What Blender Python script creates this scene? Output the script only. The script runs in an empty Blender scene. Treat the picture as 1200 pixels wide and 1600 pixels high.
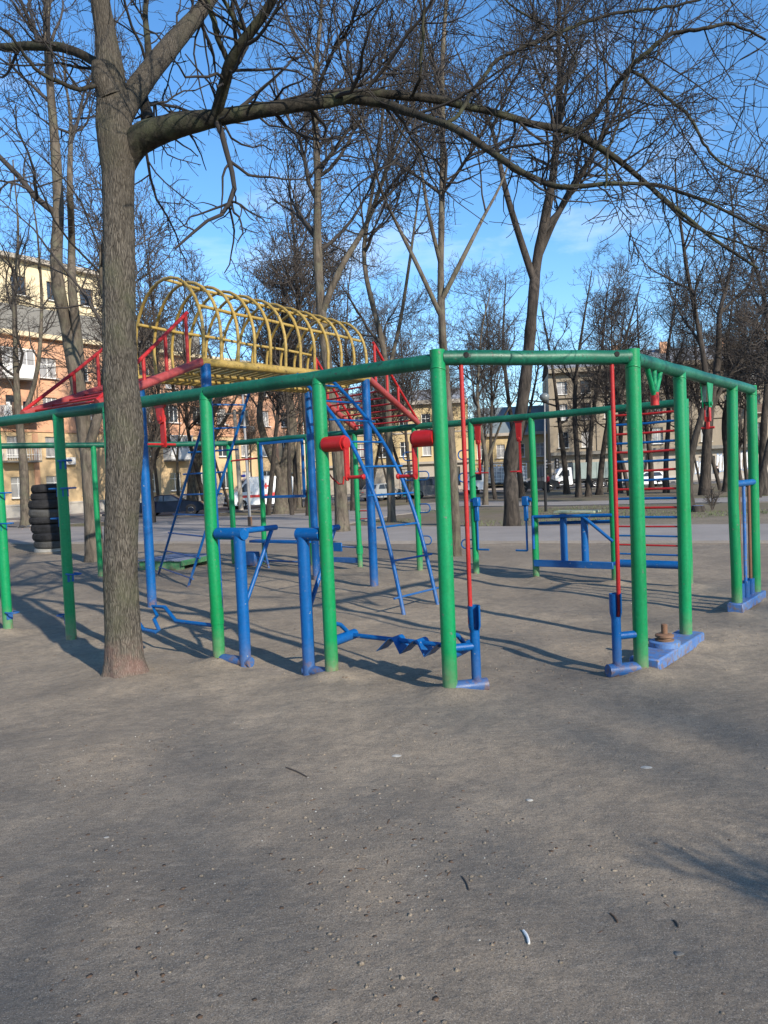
import bpy, bmesh, math, random
import numpy as np
from mathutils import Matrix, Vector, noise as mnoise
sc = bpy.context.scene
col = sc.collection
rad = math.radians
# ------------------------------------------------------------------ camera
H = 1.6; F = 1200.0; PITCH = rad(2.5); ROLL = rad(2.45)
fw = np.array([0, math.cos(PITCH), -math.sin(PITCH)]); _r0 = np.array([1.0, 0, 0]); _u0 = np.cross(_r0, fw)
cr = math.cos(ROLL)*_r0 - math.sin(ROLL)*_u0; cu = math.sin(ROLL)*_r0 + math.cos(ROLL)*_u0
cam = bpy.data.cameras.new('camera'); camo = bpy.data.objects.new('camera', cam); col.objects.link(camo)
cam.sensor_fit = 'VERTICAL'; cam.sensor_height = 36; cam.sensor_width = 27; cam.lens = 36*F/1600
cam.clip_start = 0.05; cam.clip_end = 2000
m = Matrix.Identity(4)
for i in range(3):
    m[i][0] = cr[i]; m[i][1] = cu[i]; m[i][2] = -fw[i]
m[2][3] = H
camo.matrix_world = m
sc.camera = camo
# ------------------------------------------------------------------ sky and sun
SUN_EL = rad(27); SUN_AZ = rad(35)          # the sun stands behind the viewer's right shoulder
sdir = Vector((math.sin(SUN_AZ)*math.cos(SUN_EL), -math.cos(SUN_AZ)*math.cos(SUN_EL), math.sin(SUN_EL)))
w = bpy.data.worlds.new('World'); sc.world = w; w.use_nodes = True
nt = w.node_tree; nt.nodes.clear()
N = nt.nodes.new; LK = nt.links.new
out = N('ShaderNodeOutputWorld'); bg = N('ShaderNodeBackground'); bg.inputs['Strength'].default_value = 0.13
sky = N('ShaderNodeTexSky'); sky.sky_type = 'NISHITA'; sky.sun_disc = False
sky.sun_elevation = SUN_EL; sky.sun_rotation = rad(180)-SUN_AZ
sky.altitude = 50; sky.air_density = 1.0; sky.dust_density = 0.2; sky.ozone_density = 3.5
tc = N('ShaderNodeTexCoord'); mp = N('ShaderNodeMapping'); mp.inputs['Scale'].default_value = (1.0, 1.0, 2.6)
nz = N('ShaderNodeTexNoise'); nz.inputs['Scale'].default_value = 2.3; nz.inputs['Detail'].default_value = 7; nz.inputs['Roughness'].default_value = 0.55
nz.inputs['Distortion'].default_value = 0.25
rp = N('ShaderNodeValToRGB'); rp.color_ramp.elements[0].position = 0.58; rp.color_ramp.elements[1].position = 0.86
sx = N('ShaderNodeSeparateXYZ'); mr = N('ShaderNodeMapRange'); mr.inputs['From Min'].default_value = 0.02; mr.inputs['From Max'].default_value = 0.75
mr.inputs['To Min'].default_value = 0.9; mr.inputs['To Max'].default_value = 0.45
mu = N('ShaderNodeMath'); mu.operation = 'MULTIPLY'
mx = N('ShaderNodeMixRGB'); mx.inputs['Color2'].default_value = (6.8, 7.1, 7.6, 1)
LK(tc.outputs['Generated'], mp.inputs['Vector']); LK(mp.outputs[0], nz.inputs['Vector']); LK(nz.outputs['Fac'], rp.inputs[0])
LK(tc.outputs['Generated'], sx.inputs[0]); LK(sx.outputs['Z'], mr.inputs['Value'])
LK(rp.outputs[0], mu.inputs[0]); LK(mr.outputs[0], mu.inputs[1]); LK(mu.outputs[0], mx.inputs['Fac'])
hs = N('ShaderNodeHueSaturation'); hs.inputs['Saturation'].default_value = 1.18; LK(sky.outputs[0], hs.inputs['Color']); LK(hs.outputs[0], mx.inputs['Color1']); LK(mx.outputs[0], bg.inputs['Color']); LK(bg.outputs[0], out.inputs['Surface'])
sl = bpy.data.lights.new('sun', 'SUN'); sl.energy = 3.8; sl.angle = rad(0.8); sl.color = (1.0, 0.91, 0.77)
slo = bpy.data.objects.new('sun', sl); col.objects.link(slo); slo.location = (8, -12, 20)
slo.rotation_euler = sdir.to_track_quat('Z', 'Y').to_euler()
sc.view_settings.view_transform = 'Standard'; sc.view_settings.look = 'None'; sc.view_settings.gamma = 1.0
sc.view_settings.use_curve_mapping = False; sc.view_settings.exposure = 0.92
# ------------------------------------------------------------------ photo pixels -> directions -> places
CP = np.array([0, 0, H])
def ray(x, y): return fw + cr*((x-600)/F) + cu*((800-y)/F)
def gz(x, y):                                # height of the ground: level, easing down to the street
    t = np.clip((np.asarray(y, float)-25)/27, 0, 1); return -0.4*t*t*(3-2*t)
def g(x, y):                                 # ground point under a pixel
    d = ray(x, y); z = 0.0
    for _ in range(25):
        p = CP + d*((z-H)/d[2]); z = 0.5*z+0.5*float(gz(p[0], p[1]))
    return p
def at(x, y, Y): d = ray(x, y); return CP + d*(Y/d[1])
def V(*a): return np.array(a, float)
def nrm(v): v = np.asarray(v, float); return v/np.linalg.norm(v)
# ------------------------------------------------------------------ materials
MATS = {}
def mat(name, rough=0.7, metal=0.0):
    mt = bpy.data.materials.new(name); mt.use_nodes = True; MATS[name] = mt
    b = mt.node_tree.nodes['Principled BSDF']; b.inputs['Roughness'].default_value = rough; b.inputs['Metallic'].default_value = metal
    return mt, mt.node_tree, b
def nnoise(t, scale, detail=5, vec=None, rough=0.55, dist=0.0):
    n = t.nodes.new('ShaderNodeTexNoise'); n.inputs['Scale'].default_value = scale; n.inputs['Detail'].default_value = detail
    n.inputs['Roughness'].default_value = rough; n.inputs['Distortion'].default_value = dist
    if vec is not None: t.links.new(vec, n.inputs['Vector'])
    return n.outputs['Fac']
def ramp(t, fac, stops):
    r = t.nodes.new('ShaderNodeValToRGB'); e = r.color_ramp.elements
    while len(e) < len(stops): e.new(0.5)
    for q, (p, c) in zip(e, stops):
        q.position = p; q.color = (c, c, c, 1) if not hasattr(c, '__len__') else (*c, 1)
    t.links.new(fac, r.inputs[0]); return r.outputs[0]
def mixc(t, fac, a, b, mode='MIX'):
    n = t.nodes.new('ShaderNodeMixRGB'); n.blend_type = mode
    for s, v in (('Fac', fac), ('Color1', a), ('Color2', b)):
        if hasattr(v, 'is_linked'): t.links.new(v, n.inputs[s])
        elif s == 'Fac': n.inputs[s].default_value = v
        else: n.inputs[s].default_value = (*v, 1)
    return n.outputs[0]
def posn(t, scale=(1, 1, 1)):
    p = t.nodes.new('ShaderNodeNewGeometry'); q = t.nodes.new('ShaderNodeMapping'); q.inputs['Scale'].default_value = scale
    t.links.new(p.outputs['Position'], q.inputs['Vector']); return q.outputs[0]
def objc(t, scale=(1, 1, 1)):
    p = t.nodes.new('ShaderNodeTexCoord'); q = t.nodes.new('ShaderNodeMapping'); q.inputs['Scale'].default_value = scale
    t.links.new(p.outputs['Object'], q.inputs['Vector']); return q.outputs[0]
def bump(t, b, h, strength=0.3, dist=0.01, prev=None):
    n = t.nodes.new('ShaderNodeBump'); n.inputs['Strength'].default_value = strength; n.inputs['Distance'].default_value = dist
    t.links.new(h, n.inputs['Height'])
    if prev is not None: t.links.new(prev, n.inputs['Normal'])
    if b is not None: t.links.new(n.outputs[0], b.inputs['Normal'])
    return n.outputs[0]
def zfac(t, lo, hi):
    p = t.nodes.new('ShaderNodeNewGeometry'); s = t.nodes.new('ShaderNodeSeparateXYZ'); r = t.nodes.new('ShaderNodeMapRange')
    r.inputs['From Min'].default_value = lo; r.inputs['From Max'].default_value = hi; r.clamp = True
    r.inputs['To Min'].default_value = 1; r.inputs['To Max'].default_value = 0
    t.links.new(p.outputs['Position'], s.inputs[0]); t.links.new(s.outputs['Z'], r.inputs['Value']); return r.outputs[0]
def mth(t, op, a, b):
    n = t.nodes.new('ShaderNodeMath'); n.operation = op
    for i, v in enumerate((a, b)):
        if hasattr(v, 'is_linked'): t.links.new(v, n.inputs[i])
        else: n.inputs[i].default_value = v
    return n.outputs[0]
def paint(name, c1, c2, chip, chipc=(0.10, 0.055, 0.03), rough=0.42, dust=True):
    mt, t, b = mat(name, rough)
    v = posn(t)
    c = mixc(t, ramp(t, nnoise(t, 2.3, 4, v), [(0.35, 0), (0.68, 1)]), c1, c2)
    c = mixc(t, ramp(t, nnoise(t, 45, 4, v, 0.6), [(0.42, 0), (0.75, 0.35)]), c, tuple(x*0.45 for x in c1))      # grime
    k = ramp(t, nnoise(t, 26, 5, v, 0.62), [(chip, 0), (chip+0.03, 1)])
    c = mixc(t, k, c, chipc)
    k2 = ramp(t, nnoise(t, 120, 3, v, 0.6), [(0.70, 0), (0.73, .8)]); c = mixc(t, k2, c, tuple(x*.35 for x in c1))
    c = mixc(t, ramp(t, nnoise(t, 1.0, 5, posn(t, (30, 30, 2.2)), 0.6), [(0.55, 0), (0.75, .4)]), c, tuple(min(1, x*1.25+.006) for x in c2))
    if name == 'green':                                         # sun-bleached towards the top
        c = mixc(t, mth(t, 'MULTIPLY', mth(t, 'SUBTRACT', 1.0, zfac(t, 1.3, 2.3)), ramp(t, nnoise(t, 1.3, 3, v), [(.3, .05), (.65, .5)])), c, (.010, .200, .105))
    if dust:                                                    # dried mud splashed on the feet of the tubes
        c = mixc(t, mth(t, 'MULTIPLY', zfac(t, 0.02, 0.16), ramp(t, nnoise(t, 16, 4, v), [(.50, 0), (.58, .75)])), c, (.14, .065, .03))   # rust at the foot
        c = mixc(t, ramp(t, nnoise(t, 5.5, 5, v, .65), [(.60, 0), (.66, .5)]), c, tuple(x*.72+.003 for x in c2))                     # patchy overpainting
        d = mth(t, 'MULTIPLY', zfac(t, 0.0, 0.32), ramp(t, nnoise(t, 9, 5, v), [(0.28, 0.15), (0.62, 1)]))
        c = mixc(t, mth(t, 'MULTIPLY', d, 0.7 if name[:4] != 'blue' else 0.3), c, (0.22, 0.185, 0.14))
    t.links.new(c, b.inputs['Base Color']); b.inputs['Specular IOR Level'].default_value = .32
    r = mth(t, 'ADD', mth(t, 'MULTIPLY', nnoise(t, 14, 3, v), 0.3), rough-0.12); t.links.new(r, b.inputs['Roughness'])
    n1 = bump(t, None, nnoise(t, 60, 4, v), 0.12, 0.01); bump(t, b, k, 0.35, 0.003, n1)
    return mt
paint('green', (0.000, 0.190, 0.055), (0.002, 0.222, 0.080), 0.665, (0.10, 0.13, 0.10))
paint('green_beam', (0.002, 0.068, 0.042), (0.014, 0.140, 0.085), 0.63, (0.03, 0.035, 0.03))
paint('blue', (0.000, 0.072, 0.25), (0.000, 0.088, 0.29), 0.665, (0.25, 0.25, 0.26))
paint('red', (0.33, 0.010, 0.012), (0.38, 0.026, 0.024), 0.665, (0.12, 0.05, 0.04))
paint('red_faded', (0.26, 0.035, 0.035), (0.33, 0.075, 0.07), 0.66, (0.13, 0.05, 0.05))
paint('yellow', (0.31, 0.205, 0.045), (0.37, 0.265, 0.085), 0.60, (0.15, 0.10, 0.04), 0.5)
paint('rust', (0.12, 0.065, 0.04), (0.18, 0.09, 0.05), 0.66, (0.06, 0.035, 0.025), 0.75)
paint('board_green', (0.22, 0.30, 0.20), (0.33, 0.34, 0.24), 0.60, (0.16, 0.12, 0.09), 0.7, False)
paint('steel', (0.22, 0.22, 0.23), (0.30, 0.29, 0.28), 0.64, (0.16, 0.09, 0.05), 0.5, False)
def plain(name, c, rough=0.6, metal=0.0, var=0.25, scale=3.0, bmp=0.0):
    mt, t, b = mat(name, rough, metal); v = posn(t)
    cc = mixc(t, ramp(t, nnoise(t, scale, 5, v), [(0.3, 0), (0.7, 1)]), tuple(x*(1-var) for x in c), tuple(min(1, x*(1+var*0.6)) for x in c))
    t.links.new(cc, b.inputs['Base Color'])
    if bmp: bump(t, b, nnoise(t, scale*12, 4, v), bmp, 0.02)
    return mt
# dirt: trodden earth, tan where dusty and grey where damp
mt, t, b = mat('dirt', 0.95); v = posn(t); b.inputs['Specular IOR Level'].default_value = 0.15
big = ramp(t, nnoise(t, 0.33, 6, v, 0.6, 0.4), [(0.36, 0), (0.64, 1)])
wd = t.nodes.new('ShaderNodeVectorMath'); wd.operation = 'DISTANCE'; wd.inputs[1].default_value = (0.6, 9.0, 0); t.links.new(v, wd.inputs[0])      # earth turns more tan towards the middle of the ring
wr_ = t.nodes.new('ShaderNodeMapRange'); wr_.inputs['From Min'].default_value = 7.0; wr_.inputs['From Max'].default_value = 3.0; t.links.new(wd.outputs['Value'], wr_.inputs['Value'])
big = mth(t, 'ADD', mth(t, 'MULTIPLY', big, .75), mth(t, 'MULTIPLY', wr_.outputs[0], .45))
c = mixc(t, big, (0.172, 0.140, 0.108), (0.365, 0.295, 0.215))
c = mixc(t, ramp(t, nnoise(t, 2.1, 6, v, 0.65, 0.5), [(0.42, 0), (0.66, 0.6)]), c, (0.150, 0.125, 0.100))
c = mixc(t, ramp(t, nnoise(t, 11, 6, v, 0.7), [(0.36, 0.5), (0.60, 0)]), c, (0.13, 0.112, 0.092))
vs = posn(t, (5, 16, 5))
c = mixc(t, ramp(t, nnoise(t, 2.2, 5, vs, 0.65), [(0.52, 0), (0.70, 0.5)]), c, (0.37, 0.305, 0.23))
c = mixc(t, ramp(t, nnoise(t, 150, 3, v, 0.7), [(0.36, 0.75), (0.5, 0)]), c, (0.085, 0.073, 0.060))
c = mixc(t, ramp(t, nnoise(t, 340, 2, v, 0.6), [(0.34, 0.7), (0.5, 0)]), c, (0.075, 0.065, 0.054))
c = mixc(t, ramp(t, nnoise(t, 210, 2, v, 0.6), [(0.58, 0), (0.70, 0.7)]), c, (0.44, 0.39, 0.32))
vo = t.nodes.new('ShaderNodeTexVoronoi'); vo.inputs['Scale'].default_value = 34; t.links.new(v, vo.inputs['Vector'])
c = mixc(t, mth(t, 'MULTIPLY', ramp(t, vo.outputs['Distance'], [(0.05, 1), (0.10, 0)]), ramp(t, nnoise(t, 5, 2, v), [(0.5, 0), (0.6, 0.8)])), c, (0.42, 0.39, 0.34))
gp = t.nodes.new('ShaderNodeNewGeometry'); gs = t.nodes.new('ShaderNodeSeparateXYZ'); t.links.new(gp.outputs['Position'], gs.inputs[0])
gm = t.nodes.new('ShaderNodeMapRange'); gm.inputs['From Min'].default_value = 20; gm.inputs['From Max'].default_value = 27; t.links.new(gs.outputs['Y'], gm.inputs['Value'])
gf = mth(t, 'MULTIPLY', gm.outputs[0], ramp(t, nnoise(t, 0.16, 5, v, 0.6), [(0.44, 0), (0.62, 0.6)]))
c = mixc(t, mth(t, 'MULTIPLY', gm.outputs[0], .55), c, (0.135, 0.105, 0.075))
c = mixc(t, gf, c, mixc(t, nnoise(t, 3.0, 4, v), (0.095, 0.095, 0.04), (0.15, 0.135, 0.07)))
t.links.new(c, b.inputs['Base Color'])
n1 = bump(t, None, nnoise(t, 7, 8, v, 0.6), 0.32, 0.05); n2 = bump(t, None, nnoise(t, 60, 6, v, 0.65), 0.38, 0.010, n1); bump(t, b, vo.outputs['Distance'], 0.12, 0.004, n2)
# asphalt and paving
mt, t, b = mat('asphalt', 0.9); v = posn(t)
c = mixc(t, ramp(t, nnoise(t, 0.5, 6, v, 0.6), [(0.35, 0), (0.65, 1)]), (0.215, 0.190, 0.172), (0.29, 0.258, 0.232))
c = mixc(t, ramp(t, nnoise(t, 90, 3, v), [(0.35, 0.5), (0.6, 0)]), c, (0.12, 0.11, 0.105))
t.links.new(c, b.inputs['Base Color']); bump(t, b, nnoise(t, 120, 3, v), 0.3, 0.01)
mt, t, b = mat('road', 0.85); v = posn(t)
c = mixc(t, nnoise(t, 0.4, 6, v), (0.07, 0.07, 0.075), (0.13, 0.125, 0.125)); t.links.new(c, b.inputs['Base Color'])
plain('kerb', (0.26, 0.25, 0.23), 0.9, 0, 0.3, 4, 0.3)
# bark
def bark(name, dark, light, sxy, sz, strength, dist, moss=None, pink=False):
    mt, t, b = mat(name, 0.93); v = posn(t, (sxy, sxy, sz)); b.inputs['Specular IOR Level'].default_value = 0.2
    f = nnoise(t, 1.0, 6, v, 0.65, 0.6)
    if pink:
        dv = t.nodes.new('ShaderNodeVectorMath'); dv.operation = 'ADD'; nv_ = t.nodes.new('ShaderNodeTexNoise'); nv_.inputs['Scale'].default_value = 9; t.links.new(posn(t), nv_.inputs['Vector'])
        vm = t.nodes.new('ShaderNodeVectorMath'); vm.operation = 'SCALE'; vm.inputs['Scale'].default_value = 1.5; t.links.new(nv_.outputs['Color'], vm.inputs[0])
        t.links.new(posn(t, (95, 95, 12.0)), dv.inputs[0]); t.links.new(vm.outputs[0], dv.inputs[1])
        ve = t.nodes.new('ShaderNodeTexVoronoi'); ve.feature = 'DISTANCE_TO_EDGE'; ve.inputs['Scale'].default_value = 1.0; t.links.new(dv.outputs[0], ve.inputs['Vector'])
        cr_ = ramp(t, ve.outputs['Distance'], [(0.0, 0), (0.28, 1)]); f = mth(t, 'ADD', mth(t, 'MULTIPLY', f, .72), mth(t, 'MULTIPLY', cr_, .29))
    c = mixc(t, ramp(t, f, [(0.36, 0), (0.62, 1)]), dark, light)
    c = mixc(t, ramp(t, nnoise(t, 1.7, 4, posn(t)), [(0.35, 0.45), (0.6, 0)]), c, dark)
    if moss: c = mixc(t, ramp(t, nnoise(t, 3.2, 5, posn(t), 0.6), [(0.48, 0), (0.68, 0.55)]), c, moss)
    if pink:
        pz = mth(t, 'MULTIPLY', zfac(t, 0.22, 0.34), ramp(t, nnoise(t, 5, 4, posn(t)), [(0.40, 0), (0.62, 0.30)]))
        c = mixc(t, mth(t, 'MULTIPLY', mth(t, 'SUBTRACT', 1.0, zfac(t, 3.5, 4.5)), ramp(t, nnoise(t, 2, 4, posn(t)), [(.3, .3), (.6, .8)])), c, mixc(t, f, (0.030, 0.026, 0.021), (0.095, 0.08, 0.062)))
        c = mixc(t, pz, c, (0.30, 0.12, 0.11))
        c = mixc(t, mth(t, 'MULTIPLY', zfac(t, 0.05, 0.45), 0.3), c, (0.21, 0.175, 0.14))
    t.links.new(c, b.inputs['Base Color']); bump(t, b, f, strength, dist)
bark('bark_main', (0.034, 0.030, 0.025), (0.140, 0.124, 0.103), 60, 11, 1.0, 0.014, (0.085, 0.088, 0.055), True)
bark('bark_limb', (0.012, 0.011, 0.009), (0.046, 0.040, 0.032), 20, 14, 0.8, 0.015, (0.075, 0.085, 0.045))
bark('bark_grey', (0.050, 0.042, 0.034), (0.145, 0.120, 0.094), 11, 2.2, 0.8, 0.04, (0.12, 0.12, 0.08))
bark('bark_dark', (0.022, 0.019, 0.017), (0.075, 0.062, 0.052), 9, 2.0, 0.8, 0.04)
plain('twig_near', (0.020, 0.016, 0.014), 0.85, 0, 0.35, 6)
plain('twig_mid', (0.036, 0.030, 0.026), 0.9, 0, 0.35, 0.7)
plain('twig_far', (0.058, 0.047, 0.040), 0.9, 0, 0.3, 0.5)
# ------------------------------------------------------------------ mesh helpers
ORG = {}
def tag(o, label=None, cat=None, group=None, kind=None):
    for k, x in (('label', label), ('category', cat), ('group', group), ('kind', kind)):
        if x: o[k] = x
    return o
def empty(name, loc, label, cat, group=None, parent=None):
    o = bpy.data.objects.new(name, None); col.objects.link(o); o.empty_display_size = 0.2
    o.location = tuple(float(q) for q in loc); ORG[o] = np.array(loc, float)
    return tag(o, label, cat, group)
class MB:
    def __init__(s): s.v = []; s.f = []
    def add(s, vs, fs):
        k = len(s.v); s.v += [tuple(map(float, p)) for p in vs]; s.f += [tuple(i+k for i in f) for f in fs]; return s
    def tube(s, path, r, n=12, caps=True, close=False):
        P = np.array(path, float); k = len(P); R = np.full(k, r, float) if np.isscalar(r) else np.array(r, float)
        T = np.gradient(P, axis=0) if not close else (np.roll(P, -1, 0)-np.roll(P, 1, 0))
        T /= np.linalg.norm(T, axis=1)[:, None]+1e-12
        a = V(0, 0, 1) if abs(T[0][2]) < 0.9 else V(1, 0, 0)
        U = a-T[0]*(a@T[0]); vs = []
        ang = np.arange(n)*2*math.pi/n; ca, sa = np.cos(ang), np.sin(ang)
        for i in range(k):
            U = U-T[i]*(U@T[i]); U /= np.linalg.norm(U); W = np.cross(T[i], U)
            vs += list(P[i]+R[i]*(ca[:, None]*U+sa[:, None]*W))
        fs = [(i*n+j, i*n+(j+1) % n, (i+1)*n+(j+1) % n, (i+1)*n+j) for i in range(k-1) for j in range(n)]
        if close: fs += [((k-1)*n+j, (k-1)*n+(j+1) % n, (j+1) % n, j) for j in range(n)]
        elif caps: fs += [tuple(range(n-1, -1, -1)), tuple((k-1)*n+j for j in range(n))]
        return s.add(vs, fs)
    def box(s, c, size, ax=None, bev=0.0):
        c = np.array(c, float); h = np.array(size, float)/2
        A = np.eye(3) if ax is None else np.array(ax, float)
        e = min(bev, *(h*0.9)) if bev else 0
        if not e:
            vs = [c+A[0]*h[0]*i+A[1]*h[1]*j+A[2]*h[2]*k for i in (-1, 1) for j in (-1, 1) for k in (-1, 1)]
            return s.add(vs, [(0, 1, 3, 2), (4, 6, 7, 5), (0, 4, 5, 1), (2, 3, 7, 6), (0, 2, 6, 4), (1, 5, 7, 3)])
        vs = []; idx = {}
        for i in (-1, 1):
            for j in (-1, 1):
                for k in (-1, 1):
                    for q in range(3):
                        d = [h[0]-e, h[1]-e, h[2]-e]; d[q] = h[q]
                        idx[(i, j, k, q)] = len(vs); vs.append(c+A[0]*d[0]*i+A[1]*d[1]*j+A[2]*d[2]*k)
        fs = []
        for q in range(3):
            o1, o2 = [x for x in range(3) if x != q]
            for sgn in (-1, 1):
                f = []
                for a, b2 in ((-1, -1), (1, -1), (1, 1), (-1, 1)):
                    t3 = [0, 0, 0]; t3[q] = sgn; t3[o1] = a; t3[o2] = b2; f.append(idx[(*t3, q)])
                fs.append(tuple(f))
            for a in (-1, 1):
                for b2 in (-1, 1):
                    f = []
                    t3 = [0, 0, 0]; t3[o1] = a; t3[o2] = b2
                    for sgn, qq in ((-1, o1), (1, o1), (1, o2), (-1, o2)):
                        t3[q] = sgn; f.append(idx[(*t3, qq)])
                    fs.append(tuple(f))
        fs += [tuple(idx[(i, j, k, q)] for q in range(3)) for i in (-1, 1) for j in (-1, 1) for k in (-1, 1)]
        return s.add(vs, fs)
    def lathe(s, c, prof, n=20, ax=None):
        c = np.array(c, float); A = np.eye(3) if ax is None else np.array(ax, float); vs = []
        for r, z in prof:
            for j in range(n):
                a = 2*math.pi*j/n; vs.append(c+A[0]*r*math.cos(a)+A[1]*r*math.sin(a)+A[2]*z)
        k = len(prof)
        fs = [(i*n+j, i*n+(j+1) % n, (i+1)*n+(j+1) % n, (i+1)*n+j) for i in range(k-1) for j in range(n)]
        fs += [tuple(range(n-1, -1, -1)), tuple((k-1)*n+j for j in range(n))]
        return s.add(vs, fs)
    def prism(s, poly, vec):
        P = [np.array(p, float) for p in poly]; vec = np.array(vec, float); n = len(P)
        return s.add(P+[p+vec for p in P], [tuple(range(n-1, -1, -1)), tuple(range(n, 2*n))]+[(i, (i+1) % n, n+(i+1) % n, n+i) for i in range(n)])
def recalc(me):
    bm = bmesh.new(); bm.from_mesh(me); bmesh.ops.recalc_face_normals(bm, faces=bm.faces); bm.to_mesh(me); bm.free()
def mk(name, mb, material, parent=None, smooth=40, local=False):
    off = ORG[parent] if (parent is not None and not local) else V(0, 0, 0)
    me = bpy.data.meshes.new(name)
    me.from_pydata([tuple(np.array(p)-off) for p in mb.v], [], mb.f); recalc(me)
    if smooth: me.shade_smooth(); me.set_sharp_from_angle(angle=rad(smooth))
    me.materials.append(MATS[material])
    o = bpy.data.objects.new(name, me); col.objects.link(o)
    if parent is not None: o.parent = parent
    ORG[o] = off if parent is not None else V(0, 0, 0)
    return o
def T(name, path, r, material, parent, n=12, **k): return mk(name, MB().tube(path, r, n, **k), material, parent)
def mk_np(name, verts, faces, material, parent=None, smooth=True):      # big meshes from arrays of quads
    off = ORG[parent] if parent is not None else V(0, 0, 0)
    me = bpy.data.meshes.new(name); nv, nf = len(verts), len(faces); k = faces.shape[1]
    me.vertices.add(nv); me.loops.add(nf*k); me.polygons.add(nf)
    me.vertices.foreach_set('co', (verts-off).astype(np.float32).ravel())
    me.loops.foreach_set('vertex_index', faces.astype(np.int32).ravel())
    me.polygons.foreach_set('loop_start', np.arange(0, nf*k, k, dtype=np.int32))
    me.update(calc_edges=True)
    if smooth: me.shade_smooth()
    me.materials.append(MATS[material])
    o = bpy.data.objects.new(name, me); col.objects.link(o)
    if parent is not None: o.parent = parent
    return o
def lerp(a, b, t): return np.array(a, float)*(1-t)+np.array(b, float)*t
# ------------------------------------------------------------------ the ground
def vnoise(x, y, seed):
    rs = np.random.RandomState(seed); tb = rs.rand(256, 256)
    xi = np.floor(x).astype(int); yi = np.floor(y).astype(int); fx = x-xi; fy = y-yi
    fx = fx*fx*(3-2*fx); fy = fy*fy*(3-2*fy); q = lambda i, j: tb[i % 256, j % 256]
    return (q(xi, yi)*(1-fx)+q(xi+1, yi)*fx)*(1-fy)+(q(xi, yi+1)*(1-fx)+q(xi+1, yi+1)*fx)*fy
A0 = V(0.43, 5.56); uf = nrm(V(-4.43, 8.88)-A0); nf_ = nrm(V(0.5641, 0.8257))
def fr(d, off=0.0): return A0+uf*d+nf_*off
B0 = V(1.95, 5.92); C0 = V(4.24, 8.79); D0 = V(4.02, 10.18); E0 = V(-3.06, 15.46); G1 = fr(7.05); G2 = V(-7.6, 12.35)
front_d = [1.10, 2.40, 3.80, 4.65, 5.885]
ub = nrm(C0-B0); ud = nrm(E0-D0); nd = V(-ud[1], ud[0])
if nd[1] > 0: nd = -nd                       # into the ring, towards the viewer
def bk(d, off=0.0): return D0+ud*d+nd*off
lenDE = np.linalg.norm(E0-D0)
def on_back(X): return (X-D0[0])/ud[0]
back_d = [on_back(q) for q in (3.22, 2.25, 1.42, 0.56, -0.46, -1.35, -2.36)]
right_d = [np.linalg.norm(V(2.63, 6.80)-B0), np.linalg.norm(V(3.72, 8.15)-B0)]
def rt(d): return B0+ub*d
posts = [A0, B0, C0, D0, E0, G1, G2]+[fr(d) for d in front_d]+[bk(d) for d in back_d]+[rt(d) for d in right_d]+[V(-5.22, 13.98)]
TREE1 = g(198, 1056)
def relief(X, Y):
    z = gz(X, Y)
    z = z+0.05*(vnoise(X*0.45+9, Y*0.45+5, 3)-0.5)+0.034*(vnoise(X*1.7, Y*1.7, 4)-0.5)+0.014*(vnoise(X*3.4+7, Y*3.4, 6)-0.5)+0.008*(vnoise(X*6, Y*6, 5)-0.5)
    for p in posts: z = z+0.06*np.exp(-((X-p[0])**2+(Y-p[1])**2)/0.03)-0.02*np.exp(-((X-p[0]+.35)**2+(Y-p[1]-.5)**2)/0.25)
    z = z+0.05*np.exp(-((X-TREE1[0])**2+(Y-TREE1[1])**2)/0.18)
    return z
xs = np.unique(np.concatenate([np.arange(-6, 6.01, 0.07), np.arange(-16, 16.1, 0.4), np.sinh(np.linspace(-3.7, 3.7, 61))*15]))
ys = np.unique(np.concatenate([np.arange(0.8, 11, 0.07), np.arange(-12, 26, 0.35), np.geomspace(26, 420, 45), -np.geomspace(12, 300, 20)]))
XX, YY = np.meshgrid(xs, ys); ZZ = relief(XX, YY); nx, ny = len(xs), len(ys)
vv = np.stack([XX.ravel(), YY.ravel(), ZZ.ravel()], 1)
ii = (np.arange(ny-1)[:, None]*nx+np.arange(nx-1)[None]).ravel()
tag(mk_np('ground', vv, np.stack([ii, ii+1, ii+nx+1, ii+nx], 1), 'dirt'), kind='structure')
def strip(name, near, far, material, zoff, n=40, kerb=0.0):            # a paved sheet between two ground lines, with a real edge
    m_ = MB(); near = [np.array(p) for p in near]; far = [np.array(p) for p in far]
    def samp(L, t):
        L = np.array(L); s = np.concatenate([[0], np.cumsum(np.linalg.norm(np.diff(L, axis=0), axis=1))]); s /= s[-1]
        return V(np.interp(t, s, L[:, 0]), np.interp(t, s, L[:, 1]))
    vs = []
    k = 7
    for i in range(n+1):
        a, b_ = samp(near, i/n), samp(far, i/n)
        for j in range(k):
            p = lerp(a, b_, j/(k-1)); wob = 0.05*math.sin(i*1.9+j) if j in (0, k-1) else 0
            vs.append((p[0], p[1]+wob, float(gz(p[0], p[1]))+zoff))
        vs.append((b_[0], b_[1]+.02, float(gz(*b_))-0.15)); vs.append((a[0], a[1]-.02, float(gz(*a))-0.15))
    q = k+2; fs = []
    for i in range(n):
        for j in range(k-1): fs.append((i*q+j, (i+1)*q+j, (i+1)*q+j+1, i*q+j+1))
        fs.append((i*q+k-1, (i+1)*q+k-1, (i+1)*q+k, i*q+k)); fs.append((i*q+k+1, (i+1)*q+k+1, (i+1)*q, i*q))
    m_.add(vs, fs)
    return tag(mk(name, m_, material, None, 30), kind='structure')
P2 = lambda L: [g(x, y)[:2] for x, y in L]
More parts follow.
